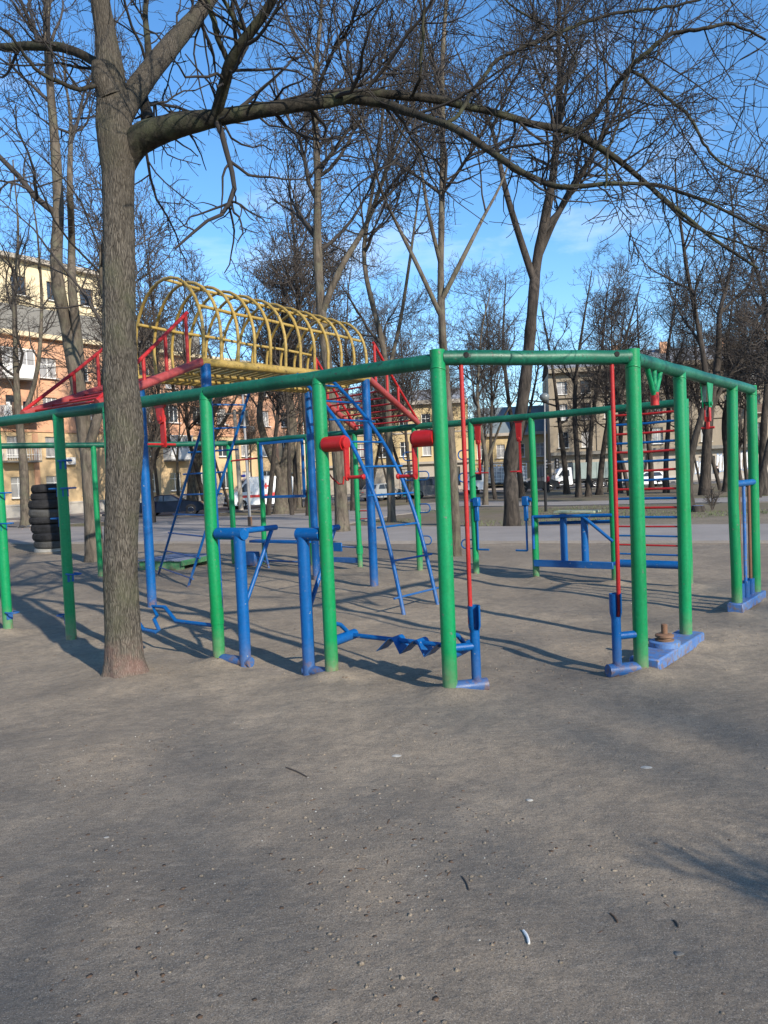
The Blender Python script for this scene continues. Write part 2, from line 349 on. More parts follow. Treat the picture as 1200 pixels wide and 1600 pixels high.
strip('path', [V(-30, 37)]+P2([(0, 851), (300, 849), (700, 849), (1190, 849)])+[V(16, 11)], [V(-38, 47)]+P2([(0, 826), (300, 823), (700, 826), (1190, 822)])+[V(21, 13.5)], 'asphalt', 0.06)
strip('cross_path', P2([(470, 836), (610, 807), (712, 792), (860, 791), (1190, 785)])+[V(34, 27)], P2([(190, 834), (215, 812), (480, 803), (712, 783), (860, 785), (1190, 777)])+[V(40, 32)], 'asphalt', 0.045)
strip('road', [V(-30, 36), V(-15.2, 50), V(-7.5, 62), V(2, 80), V(20, 83), V(80, 72)], [V(-40, 42), V(-23, 56), V(-14.5, 68), V(-8, 90), V(22, 93), V(88, 82)], 'road', 0.055, 60)
strip('pavement', [V(-41, 43), V(-23.6, 56.6), V(-15.2, 68.6), V(-9, 91), V(22, 93.6), V(88, 82.6)], [V(-46, 47), V(-29, 60), V(-19.5, 73), V(-14, 97), V(22, 98.5), V(92, 88)], 'asphalt', 0.17, 60)
plain('hole', (0.006, 0.006, 0.006), 0.9)
paint('blue_worn', (0.006, 0.11, 0.38), (0.08, 0.19, 0.42), 0.58, (0.17, 0.15, 0.14), 0.5)
paint('plank_blue', (0.10, 0.14, 0.24), (0.20, 0.20, 0.22), 0.60, (0.16, 0.14, 0.12), 0.8, False)
plain('rubber_grey', (0.045, 0.044, 0.043), 0.9, 0, 0.35, 6, 0.3); plain('turquoise', (0.05, 0.42, 0.42), 0.5)
plain('pebble', (0.17, 0.155, 0.135), 0.9, 0, 0.5, 30); plain('pebble_pale', (0.38, 0.36, 0.32), 0.85, 0, 0.3, 40, 0.2); plain('leaf_brown', (0.11, 0.065, 0.038), 0.85, 0, 0.5, 40); plain('grass', (0.10, 0.13, 0.045), 0.8, 0, 0.4, 2)
# ------------------------------------------------------------------ the green exercise frame (one welded ring)
random.seed(5)
ZB = 2.43; RB = 0.055
def v3(p, z): return V(p[0], p[1], z)
ring = empty('exercise_frame', v3(A0, 0), 'ring of green steel posts and top rails carrying red and blue exercise stations', 'exercise frame')
def post(p, top=ZB, r=0.055, n=20):
    lx, ly = random.uniform(-.012, .012), random.uniform(-.012, .012)
    pts = [v3(p, -0.15), v3(p, 0.4), v3(p, 1.2)+V(lx, ly, 0), v3(p, top)]
    m_ = MB().tube(pts, r, n)
    m_.tube([v3(p, ZB-.062+.008*math.sin(2*k*2*math.pi/20+r*99))+V(math.cos(k*2*math.pi/20), math.sin(k*2*math.pi/20), 0)*(r-.0005) for k in range(20)], .0055, 6, close=True)
    return mk('post', m_, 'green', ring)
for p in (A0, B0): post(p, ZB+0.075, 0.056)
for p in (C0, D0, E0, G1, G2): post(p, ZB+0.045)
for d in front_d: post(fr(d))
for d in right_d: post(rt(d), r=0.054)
for i, d in enumerate(back_d): post(bk(d), r=0.050 if i != 4 else 0.046)
post(V(-5.22, 13.98), r=0.048)
def rail(a, b, r=RB, trim=0.03, z=ZB):
    u = nrm(b-a); k = 9; pts = []
    for i in range(k):
        p = lerp(a+u*trim, b-u*trim, i/(k-1)); pts.append(v3(p, z+random.uniform(-.004, .004)))
    return T('top_rail', pts, r, 'green_beam', ring, 20)
rail(A0, fr(front_d[1])); rail(fr(front_d[1]), fr(front_d[4]), trim=0.0); rail(fr(front_d[4]), G1, trim=0)
rail(A0, B0, z=ZB+0.015); rail(B0, C0); rail(D0, bk(back_d[2]), 0.052); rail(bk(back_d[2]), bk(back_d[5]), 0.0515, 0); rail(bk(back_d[5]), E0, 0.051, 0)
rail(E0, G2, 0.05); rail(G1, G2, 0.05)
# drilled holes in the short front rail
uab = nrm(B0-A0); nab = V(uab[1], -uab[0])
for s in (0.20, 1.40):
    c = v3(A0+uab*s, ZB+0.03)
    mk('drilled_hole', MB().lathe(c+V(*nab, 0)*0.050, [(0.021, 0), (0.021, 0.0075), (0.017, 0.008)], 14, (V(*uab, 0), V(0, 0, 1), V(*nab, 0))), 'hole', ring)
# sleeves on patched posts
for p, z, r in ((fr(2.40), 0.42, 0.060), (bk(back_d[4]), 0.36, 0.060)):
    T('repair_sleeve', [v3(p, z-0.07), v3(p, z+0.07)], r, 'green', ring, 20)
def sub(name): return None
# --- blue foot loops
def foot_loop(p, z, u, w=0.1, ln=0.15, material='blue', plate=True, r=0.009):
    u = nrm(V(u[0], u[1], 0)); s = V(-u[1], u[0], 0) if plate else V(0, 0, 1); w = w if plate else .14; ln = ln if plate else .20; c = v3(p, z); st = c+u*0.05
    pts = [st+s*w/2]
    for i in range(9):
        a = -math.pi/2+math.pi*i/8; pts.append(st+u*(ln-w/2+math.cos(a)*w/2)-s*math.sin(a)*w/2)
    pts.append(st-s*w/2)
    o = T('foot_loop', pts, r, material, ring, 8)
    if plate:
        mk('bracket', MB().box(c+u*0.052+V(0, 0, -0.045), (0.010, w*.75, 0.085), (u, s, V(0, 0, 1)), 0.003), material, o)
    return o
u_ = uf
foot_loop(fr(4.65), 1.93, -uf+nf_*-0.2, plate=True); foot_loop(fr(4.65), 1.64, -uf); foot_loop(fr(4.65), 1.64, uf)
foot_loop(fr(4.65), 0.73, -uf); foot_loop(fr(4.65), 0.27, uf); foot_loop(fr(4.65), 1.32, uf)
for z in (1.62, 1.27, 0.24): foot_loop(fr(5.885), z, -uf)
for z in (1.95, 1.62, 1.08, 0.55): foot_loop(bk(back_d[3]), z, ud if z > 1.7 else (ud if z > 1.2 else -ud), r=0.010, plate=False)
foot_loop(bk(back_d[3]), 1.62, -ud, r=0.010, plate=False)
for z in (1.92, 1.56, 0.50): foot_loop(bk(back_d[2]), z, ud, r=0.011, plate=False)
for z in (2.05, 1.70, 0.98): foot_loop(bk(back_d[4]), z, -ud if z > 0.99 else -ud, material='red', r=0.010, plate=False)
# --- foot crank between two front posts
a, b = fr(3.80), fr(2.40); L_ = np.linalg.norm(b-a); uu = (b-a)/L_
prof = [(0.03, .33, 0), (0.24, .33, 0), (0.40, .225, -.03), (0.58, .215, -.03), (0.60, .235, -.01), (0.50, .325, .02), (0.535, .36, .03), (0.44, .445, .06), (0.62, .445, .06), (0.78, .36, .02), (0.84, .335, 0), (L_-.03, .33, 0)]
T('foot_crank', [v3(a+uu*s+nf_*n_, z) for s, z, n_ in prof], 0.019, 'blue', ring, 10)
# --- hanging red arm crank under the front rail
def hanging_crank(p, u, ztop, zend, name='arm_crank', wid=0.055, hlen=0.16, both=True, material='red'):
    u3 = V(u[0], u[1], 0); n3 = V(-u[1], u[0], 0); zz = V(0, 0, 1)
    zm = lerp([ztop], [zend], 0.36)[0]
    m_ = MB().prism([v3(p, ztop)-u3*0.11-n3*.012, v3(p, ztop)+u3*0.11-n3*.012, v3(p, ztop-.05)+u3*.05-n3*.012, v3(p, zm-.04)+u3*.035-n3*.012, v3(p, zm-.06)-n3*.012, v3(p, zm-.04)-u3*.035-n3*.012, v3(p, ztop-.05)-u3*.05-n3*.012], n3*.024)
    o = mk(name, m_, material, ring)
    mk('arm', MB().box(v3(p, (zm+zend)/2)-n3*.024, (wid, 0.02, zm-zend+.06), (u3, n3, zz), .008), material, o)
    mk('pivot', MB().lathe(v3(p, zm-.01)-n3*.045, [(.026, 0), (.026, .065), (.02, .07)], 14, (u3, zz, n3)), material, o)
    s0 = -1 if both else 0
    T('handle', [v3(p, zend)+u3*hlen*s0*0+n3*(-hlen if both else -.03), v3(p, zend)+n3*hlen], 0.012, material, o, 10)
    return o
hanging_crank(fr(3.02), uf, ZB-.03, 2.01, wid=.075)
# --- dip bars: two stout blue pillars with drum heads, bars running inwards
for d, sf in ((2.40, -.33), (1.10, .24)):
    sg = sf/.30; pp = fr(d+sf); o = T('dip_pillar', [v3(pp, -.1), v3(pp, 1.16)], 0.052, 'blue', ring, 20)
    ua = V(*uf, 0)
    T('drum_head', [v3(fr(d+sg*0.06), 1.17), v3(fr(d+sg*0.36), 1.17)], 0.054, 'blue', o, 20)
    q0 = fr(d+sg*0.30, 0.03); q1 = fr(d+sg*0.30, 0.48)
    T('bar', [v3(q0, 1.19), v3(q1, 1.19)], 0.026, 'blue', o, 12)
    T('brace', [v3(fr(d+sg*.30, .42), 1.175), v3(fr(d+sg*.30, .04), 0.55)], 0.02, 'blue', o, 10)
    T('ground_tube', [v3(fr(d+sg*.01), .035), v3(fr(d+sg*0.36), .035)], 0.045, 'blue', o, 14)
# --- two red hand cranks facing each other
def drum_crank(p, u, z, along=0.19):
    u3 = V(u[0], u[1], 0); n3 = V(-u[1], u[0], 0); zz = V(0, 0, 1)
    o = T('hand_crank', [v3(p, z)+u3*0.04, v3(p, z)+u3*along], 0.062, 'red', ring, 22)
    c = v3(p, z)+u3*(along+.008)
    m_ = MB().prism([c+n3*.03, c-n3*.03, c-n3*.026-zz*.27, c+n3*.026-zz*.27], u3*.014)
    m_.lathe(c, [(.048, -.006), (.048, .016), (.03, .02)], 18, (n3, zz, u3)); m_.lathe(c-zz*.27, [(.028, 0), (.028, .014)], 14, (n3, zz, u3))
    mk('crank_arm', m_, 'red', o)
    e = c-zz*.27
    T('grip', [e, e+u3*.15], 0.0135, 'red', o, 12)
    mk('grip_knob', MB().lathe(e+u3*.15, [(.012, -.004), (.021, .003), (.021, .018), (.012, .025)], 14, (n3, zz, u3)), 'red', o)
    return o
drum_crank(A0, uf, 1.88, .21); oc = drum_crank(fr(1.10), -uf, 1.89, .23)
e = v3(fr(1.10, .07), 1.67); T('bent_rod', [e, e+V(.03, .02, -.05), e+V(.085, -.02, -.10), e+V(.12, -.06, -.10), e+V(.13, -.07, -.04)], .007, 'red', oc, 8)
# --- foot roller with a screw of blue plates
for d, s in ((1.10, 0), (0.0, 1)):
    o = T('roller_bracket', [v3(fr(d, .03), .29), v3(fr(d, .33), .30)], 0.042, 'blue', ring, 16)
    T('brace', [v3(fr(d, .05), .44), v3(fr(d, .14), .41), v3(fr(d, .25), .32)], 0.018, 'blue', o, 10)
r0, r1 = v3(fr(1.10, .27), .30), v3(fr(0.0, .27), .29)
rol = T('foot_roller', [r0, r1], 0.02, 'blue', ring, 12)
ax = nrm(r1-r0); e1 = nrm(np.cross(ax, V(0, 0, 1))); e2 = np.cross(ax, e1)
L_ = np.linalg.norm(r1-r0)
zz_ = [(0, -.085), (.12, .026), (.145, .032), (.165, .02), (.225, -.085), (.345, .026), (.37, .032), (.39, .02), (.45, -.085), (.57, .026), (.595, .032), (.615, .02), (.675, -.085)]
m_ = MB(); vs = []; fs = []                  # one folded plate running over the spindle
for s_, h_ in zz_:
    for th in (0, -.006):
        for q in (-.085, .085): vs.append(r0+ax*(L_*.29+s_)+V(0, 0, h_+th)+e1*q)
for i in range(len(zz_)-1):
    a_, b_ = 4*i, 4*i+4; fs += [(a_, a_+1, b_+1, b_), (a_+2, b_+2, b_+3, a_+3), (a_+1, a_+3, b_+3, b_+1), (a_, b_, b_+2, a_+2)]
k_ = 4*(len(zz_)-1); fs += [(0, 2, 3, 1), (k_, k_+1, k_+3, k_+2)]
mk('zigzag_tread', m_.add(vs, fs), 'blue', rol, 30)
# --- two red swing poles standing in blue cups
for base, u, zc in ((A0, uab, .34), (B0, -uab, .31)):
    pc = base+u*0.205; z3 = V(0, 0, 1); u3 = V(*u, 0)
    o = T('swing_pole', [v3(pc-u*.028, ZB), v3(pc-u*.028, 0.66), v3(pc-u*.032, .52), v3(pc-u*.022, .45)], 0.0165, 'red', ring, 12)
    s_ = T('cup_post', [v3(pc, .02), v3(pc, .46)], 0.036, 'blue', ring, 16)
    vs = []; hh = [(.0, .034), (.05, .046), (.11, .047), (.20, .047)]; an = np.linspace(rad(-150), rad(150), 17); fs = []
    fa = math.atan2(-nab[1], -nab[0])
    for z_, r_ in hh:
        for q in (r_, r_-.008):
            for a_ in an: vs.append(v3(pc, .44+z_)+V(math.cos(a_+fa), math.sin(a_+fa), 0)*q)
    k = len(an)
    for i in range(3):
        for j in range(k-1):
            o0, i0 = 2*i*k, (2*i+1)*k; o1, i1 = 2*(i+1)*k, (2*i+3)*k
            fs += [(o0+j, o0+j+1, o1+j+1, o1+j), (i0+j, i1+j, i1+j+1, i0+j+1)]
        for j in (0, k-1): fs.append((2*i*k+j, 2*(i+1)*k+j, (2*i+3)*k+j, (2*i+1)*k+j))
    fs += [(6*k+j, 6*k+j+1, 7*k+j+1, 7*k+j) for j in range(k-1)]
    mk('cup', MB().add(vs, fs), 'blue', s_, 50)
    T('tie_tube', [v3(base+u*.03, zc), v3(pc, zc)], .030, 'blue', s_, 14)
    T('ground_tube', [v3(base+u*.02, .045), v3(base+u*.285, .045)], .052, 'blue', s_, 18)
# --- twisting disc on a blue beam between two right-hand posts
c2 = rt(right_d[0]); a, b = B0+ub*.06, c2+ub*.14; mid = (a+b)/2
u3 = V(*ub, 0); n3 = V(-ub[1], ub[0], 0); z3 = V(0, 0, 1)
bb = mk('twist_beam', MB().box(v3(mid, .055), (np.linalg.norm(b-a), .24, .10), (u3, n3, z3), .012), 'blue_worn', ring)
mc = B0+ub*0.55
mk('twist_plate', MB().lathe(v3(mc, .105), [(.125, 0), (.125, .04), (.115, .046)], 28), 'blue_worn', bb)
mk('rusty_disc', MB().lathe(v3(mc, .151), [(.075, 0), (.078, .012), (.055, .014), (.055, .03), (.075, .033), (.075, .05), (.06, .056), (.035, .06)], 24), 'rust', bb)
mk('spindle', MB().lathe(v3(mc, .20), [(.026, 0), (.026, .085), (.02, .09)], 14), 'rust', bb)
hb = rt(.47); o = T('hanging_grip', [v3(hb, 2.10), v3(hb, 2.205)], .034, 'red', ring, 16)
for s in (-.17, 0.0, .17): T('strut', [v3(rt(.47+s), ZB-.02), v3(rt(.47+s*.12), 2.19)], .021, 'green', o, 12)
# --- hinged bracket with a red grip
hb = rt(np.linalg.norm(V(3.14, 7.45)-B0)); m_ = MB()
for s in (-1, 1):
    m_.prism([v3(hb, ZB-.03)-u3*.10+n3*.03*s, v3(hb, ZB-.03)+u3*.10+n3*.03*s, v3(hb, 2.15)+u3*.04+n3*.03*s, v3(hb, 2.15)-u3*.04+n3*.03*s], n3*.008)
m_.lathe(v3(hb, 2.185)-n3*.045, [(.02, 0), (.02, .09)], 14, (u3, z3, n3))
o = mk('hinge_bracket', m_, 'green', ring)
m_ = MB()
for s in (-1, 1): m_.box(v3(hb, 2.10)+n3*.021*s, (.05, .012, .17), (u3, n3, z3), .003)
m_.box(v3(hb, 2.00), (.036, .030, .12), (u3, n3, z3), .004)
mk('grip_link', m_, 'red', o); T('grip_bar', [v3(hb, 1.955)-n3*.06, v3(hb, 1.955)+n3*.06], .011, 'red', o, 10)
# --- three sliding rods between the last two right-hand posts
a, b = rt(right_d[1]), C0; L_ = np.linalg.norm(b-a)
T('cross_bar', [v3(a+ub*.02, 1.38), v3(b-ub*.02, 1.38)], .036, 'blue', ring, 16)
bp = mk('base_beam', MB().box(v3((a+b)/2, .07)+n3*-.005, (L_+.22, .16, .10), (u3, n3, z3), .01), 'blue_worn', ring)
for i, s in enumerate((.16, .38, .60)):
    p = a+ub*s
    T('socket', [v3(p, .11), v3(p, .30)], .040, 'blue', bp, 16)
    T('slide_rod', [v3(p, .2), v3(p, 1.38)], .018, 'rust' if i != 1 else 'blue_worn', ring, 10)
# --- back side: wall bars
p0, p1 = bk(0), bk(back_d[0])
for i in range(16):
    z = 2.33-i*0.1285
    T('wall_bar', [v3(p0+ud*.03, z+random.uniform(-.006, .006)), v3(lerp(p0, p1, .5), z-.008*(i < 8)), v3(p1-ud*.03, z+random.uniform(-.006, .006))], .0165 if i < 12 else .0125, 'red' if i % 2 == 0 else 'blue', ring, 10)
T('low_bar', [v3(p0, .27), v3(p1, .27)], .055, 'blue', ring, 16)
# --- back side: blue bench station
a, b = bk(back_d[1]), bk(back_d[0]); u2 = -ud; L_ = np.linalg.norm(b-a); u3 = V(*u2, 0); n3 = V(*nd, 0)
bb = mk('foot_board', MB().box(v3((a+b)/2+nd*.06, .24), (L_, .05, .10), (u3, n3, z3), .006), 'blue', ring)
for s in (.42, .72): T('bench_pillar', [v3(a+u2*s*L_/1.13-nd*.02, .20), v3(a+u2*s*L_/1.13-nd*.02, .97)], .052, 'blue', ring, 18)
T('bench_rail', [v3(a+nd*.05, .93), v3(b+nd*.05, .95)], .026, 'blue', ring, 12)
T('bench_rail', [v3(a-nd*.16, .82), v3(b-nd*.16, .85)], .026, 'blue', ring, 12)
T('bench_brace', [v3(a+u2*L_*.64+nd*.05, .94), v3(b+nd*.05, .58)], .024, 'blue', ring, 12)
T('bench_upright', [v3(a+nd*.06, .95), v3(a+nd*.06, .45)], .022, 'blue', ring, 12)
mk('bench_board', MB().box(v3(a+u2*L_*.52-nd*.12, .995), (.62, .30, .035), (u3, n3, z3), .006), 'board_green', ring)
# --- back side: hanging red arms and blue pedal arms
for d, sg in ((back_d[2]-.12, -1), (back_d[1]+.21, 1)):
    p = bk(d); o = hanging_crank(p, ud, ZB-.03, 1.62, 'hanging_arm', .045, .12, False)
    T('peg', [v3(p, 1.62), v3(p-ud*.16*-sg, 1.62)], .011, 'red', o, 8)
for d, sg in ((back_d[2]-.07, 1), (back_d[1]+.12, -1)):
    p = bk(d, .03)
    o = mk('pedal_arm', MB().box(v3(p, 1.17), (.10, .09, .14), (V(*ud, 0), V(*nd, 0), z3), .01).box(v3(p, 1.0), (.06, .05, .26), (V(*ud, 0), V(*nd, 0), z3), .008), 'blue', ring)
    T('rod', [v3(p, .92), v3(p, .42)], .016, 'blue', o, 10); T('foot_peg', [v3(p, .42), v3(p-ud*.19*sg, .42)], .014, 'blue', o, 8)
    T('stub', [v3(p, 1.19), v3(p+ud*.10*sg, 1.19)], .03, 'blue', o, 12)
# --- back side: blue square hoop, low bench, kick bars
a, b = bk(back_d[6]), bk(back_d[5]); u2 = nrm(b-a); u3 = V(*u2, 0); L_ = np.linalg.norm(b-a); n3 = V(*nd, 0)
m_ = MB()
s0, s1, z0, z1 = .06, L_-.07, 1.34, 2.37
m_.box(v3(a+u2*(s0+s1)/2, z1)+n3*.05, (s1-s0, .04, .05), (u3, n3, z3), .004); m_.box(v3(a+u2*(s0+s1)/2, z0)+n3*.05, (s1-s0, .04, .05), (u3, n3, z3), .004)
for s in (s0+.025, s1-.025): m_.box(v3(a+u2*s, (z0+z1)/2)+n3*.05, (.05, .038, z1-z0-.05), (u3, n3, z3), .004)
mk('square_hoop', m_, 'blue', ring)
o = mk('low_bench', MB().box(v3(lerp(a, b, .5), .50)+n3*.2, (L_+.2, .22, .05), (u3, n3, z3), .01), 'blue', ring)
for s in (.1, .9):
    T('leg', [v3(lerp(a, b, s), .48)+n3*.15, v3(lerp(a, b, s+.18), -.02)+n3*.25], .022, 'blue', o, 10)
T('kick_bar', [v3(a, .10), v3(lerp(a, b, 1.0), .10)], .02, 'blue', ring, 10)
a2, b2 = bk(back_d[5]), bk(back_d[4])
mk('kick_board', MB().box(v3((a2+b2)/2, .17), (np.linalg.norm(b2-a2), .04, .09), (V(*nrm(b2-a2), 0), n3, z3), .005), 'blue', ring)
o = T('paddle_rod', [v3(a2, .42), v3(b2, .40)], .012, 'blue', ring, 8); mk('paddle', MB().box(v3(lerp(a2, b2, .55), .40), (.20, .03, .16), (V(*nrm(b2-a2), 0), n3, z3), .008), 'blue', o)
T('chinning_bar', [v3(E0, 2.08), v3(bk(back_d[6]), 2.10)], .017, 'red', ring, 10)
p = bk(back_d[6]+.25, .1); o = mk('pedal_box', MB().box(v3(p, .14), (.30, .16, .28), (u3, n3, z3), .02), 'blue', ring)
T('pedal', [v3(p, .22)+u3*.05, v3(p, .05)+u3*.45], .02, 'blue', o, 8)
# ------------------------------------------------------------------ climbing frame: yellow hooped bridge, red ramps, blue ladders
Q1, Q3, Q4 = g(238, 948)[:2], g(585, 918)[:2], g(495, 906)[:2]; Q2 = at(321, 574, 9.22)[:2]
ZD = 3.05
clf = empty('climbing_frame', v3((Q1+Q2+Q3+Q4)/4, 0), 'overhead yellow hooped climbing bridge on blue posts with red ramps and blue ladders', 'climbing frame')
for q in (Q1, Q2, Q3, Q4): T('post', [v3(q, -.15), v3(q, .4), v3(q, ZD)], .062, 'blue', clf, 20)
ext = 0.06
aL = nrm(Q3-Q2); aF = nrm(Q4-Q1)
n0, n1, f0, f1 = Q2-aL*ext, Q3+aL*ext, Q1-aF*ext, Q4+aF*ext
for p, q in ((n0, n1), (f0, f1)): T('side_rail', [v3(lerp(p, q, i/6), ZD+.02) for i in range(7)], .052, 'yellow', clf, 18)
NH = 12
for i in range(NH):
    t_ = (i+.15)/(NH-.7); a, b = lerp(n0, n1, t_), lerp(f0, f1, t_); c = (a+b)/2; h = np.linalg.norm(b-a)/2; u2 = (b-a)/(2*h)
    pts = [v3(a, ZD+.03)]; hk = 1-.19*t_
    for k in range(17):
        an = math.pi*(k/16)*1.0; rr = h*1.03
        pts.append(v3(c-u2*rr*math.cos(an), ZD+(.37+.80*math.sin(an))*hk))
    pts.append(v3(b, ZD+.03)); pts.insert(1, v3(lerp(a, c, -.015), ZD+.2)); pts.insert(-1, v3(lerp(b, c, -.015), ZD+.2))
    T('hoop', pts, .0205, 'yellow', clf, 10)
for i in range(25):
    t_ = (i+.5)/25; a, b = lerp(n0, n1, t_), lerp(f0, f1, t_)
    T('deck_bar', [v3(a, ZD-.01), v3(lerp(a, b, .5), ZD-.02), v3(b, ZD-.01)], .017, 'yellow', clf, 8)
for s, zz in ((.5, 1.19), (.06, .74), (.94, .74)):
    p, q = lerp(n0, f0, s), lerp(n1, f1, s); T('ridge_bar', [v3(lerp(p, q, .01+.98*i/5), ZD+(zz-.03)*(1-.19*i/5)+(-.006 if i % 2 else .006)) for i in range(6)], .021, 'yellow', clf, 10)
for s in (.33, .67):
    p, q = lerp(n0, f0, s), lerp(n1, f1, s); T('deck_bar', [v3(p, ZD-.045), v3(q, ZD-.045)], .02, 'yellow', clf, 10)
def ramp_red(a, b, ea, eb, zend, n=7):
    for p, q, nm in ((a, ea, 0), (b, eb, 1)):
        P, Q = v3(p, ZD+.02), v3(q, zend)
        o = T('ramp_rail', [P, lerp(P, Q, .5), Q], [.05, .05, .042], 'red_faded', clf, 16)
        hi = lerp(P, Q, .12)+V(0, 0, .62)
        T('handrail', [hi, lerp(hi, Q, .5), Q+V(0, 0, .03)], .021, 'red', o, 10)
        for s in (.14, .36, .58):
            f_ = (s-.12)/.88; top = lerp(hi, Q+V(0, 0, .03), f_); T('baluster', [lerp(P, Q, s), top], .021, 'red', o, 10)
    for i in range(n):
        s = (i+.7)/(n+.3); T('ramp_rung', [lerp(v3(a, ZD), v3(ea, zend), s), lerp(v3(b, ZD), v3(eb, zend), s)], .014, 'red', clf, 8)
def front_pt(X): d = (X-A0[0])/uf[0]; return fr(d)
ramp_red(n1, f1, bk(on_back(.63)), bk(on_back(-.42)), ZB+.05)
ramp_red(n0, f0, front_pt(-2.85), front_pt(-3.95), ZB+.05)
# ladders
def ladder(name, L0, L1, R0, R1, bow, n, over=.12, r=.021):
    o = None; Ls, Rs = [], []
    for i in range(17):
        t_ = i/16; b_ = bow*math.sin(math.pi*t_)
        Ls.append(lerp(L0, L1, t_)+b_); Rs.append(lerp(R0, R1, t_)+b_)
    o = T(name, Ls, r, 'blue', clf, 12); T('stile', Rs, r, 'blue', o, 12)
    Ls, Rs = np.array(Ls), np.array(Rs)
    for i in range(n):
        t_ = (i+.6)/(n+.3)*16; k = min(int(t_), 15); a, b = lerp(Ls[k], Ls[k+1], t_-k), lerp(Rs[k], Rs[k+1], t_-k); u = nrm(b-a)
        e0, e1 = (over if i % 3 != 1 else .02), (over if i % 3 != 2 else .02)
        T('rung', [a-u*e0, b+u*e1], .013, 'blue', o, 10)
def rail_t(x, y):                            # where a pixel meets the near yellow rail
    best = min(np.linspace(0, 1, 201), key=lambda s: abs(pxl(v3(lerp(n0, n1, s), ZD))[0]-x)); return best
def pxl(p): v_ = np.array(p)-CP; w_ = v_@fw; return 600+F*(v_@cr)/w_, 800-F*(v_@cu)/w_
def rail_f(x): return min(np.linspace(0, 1, 201), key=lambda s: abs(pxl(v3(lerp(f0, f1, s), ZD))[0]-x))
lt = lambda p, q, X: lerp(p, q, X)
b1, b2 = g(246, 898), g(292, 918)
ladder('straight_ladder', V(b1[0], b1[1], -.05), v3(lerp(f0, f1, rail_f(334)), ZD-.02), V(b2[0], b2[1], -.05), v3(lerp(f0, f1, rail_f(391)), ZD-.02), V(0, 0, 0), 9)
b1, b2 = g(632, 961), g(685, 946); s1, s2 = rail_t(462, 0), rail_t(512, 0)
d_out = nrm(V(*(b1[:2]+b2[:2])/2, 0)-v3(lerp(n0, n1, (s1+s2)/2), 0))
ladder('bowed_ladder', V(b1[0], b1[1], -.05), v3(lerp(n0, n1, s1), ZD+.0), V(b2[0], b2[1], -.05), v3(lerp(n0, n1, s2), ZD+.0), d_out*.30+V(0, 0, .27), 9, r=.024)
# ------------------------------------------------------------------ low platform behind the left ladder
q0, q1 = g(252, 897), g(322, 882); c = (q0+q1)/2+V(-.25, .35, 0); u3 = nrm(V(*(q1-q0)[:2], 0)); n3 = V(-u3[1], u3[0], 0)
plat = empty('low_platform', (c[0], c[1], 0), 'low board platform with faded blue planks on green runners under straight blue ladder', 'platform')
for i in range(6): mk('plank', MB().box(c+n3*(-.42+i*.165)+V(0, 0, .20+.004*(i % 2)), (1.15, .152, .03), (u3, n3, z3), .004), 'plank_blue', plat)
for s in (-.48, .48): mk('runner', MB().box(c+u3*s+V(0, 0, .085), (.09, .98, .20), (u3, n3, z3), .006), 'green', plat)
mk('edge_board', MB().box(c-n3*.53+V(0, 0, .15), (1.15, .04, .10), (u3, n3, z3), .004), 'green', plat)
# ------------------------------------------------------------------ trees
def tubes(pts, r, s):                        # many branches at once: (B,n,3) points, (B,n) radii -> quads
    B, n, _ = pts.shape
    tn = np.gradient(pts, axis=1); tn /= np.linalg.norm(tn, axis=2, keepdims=True)+1e-9
    md = np.abs(tn.mean(axis=1)); ref = np.eye(3)[np.argmin(md, axis=1)][:, None, :]
    U = np.cross(tn, ref); U /= np.linalg.norm(U, axis=2, keepdims=True)+1e-9; W = np.cross(tn, U)
    an = np.arange(s)*2*math.pi/s
    vs = pts[:, :, None, :]+r[:, :, None, None]*(np.cos(an)[None, None, :, None]*U[:, :, None, :]+np.sin(an)[None, None, :, None]*W[:, :, None, :])
    b_ = (np.arange(B)*n*s)[:, None, None]+(np.arange(n-1)*s)[None, :, None]+np.arange(s)[None, None, :]
    c_ = (np.arange(B)*n*s)[:, None, None]+(np.arange(n-1)*s)[None, :, None]+((np.arange(s)+1) % s)[None, None, :]
    return vs.reshape(-1, 3), np.stack([b_, c_, c_+s, b_+s], -1).reshape(-1, 4)
def join(parts):
    vs, fs, k = [], [], 0
    for v_, f_ in parts: vs.append(v_); fs.append(f_+k); k += len(v_)
    return np.concatenate(vs), np.concatenate(fs)
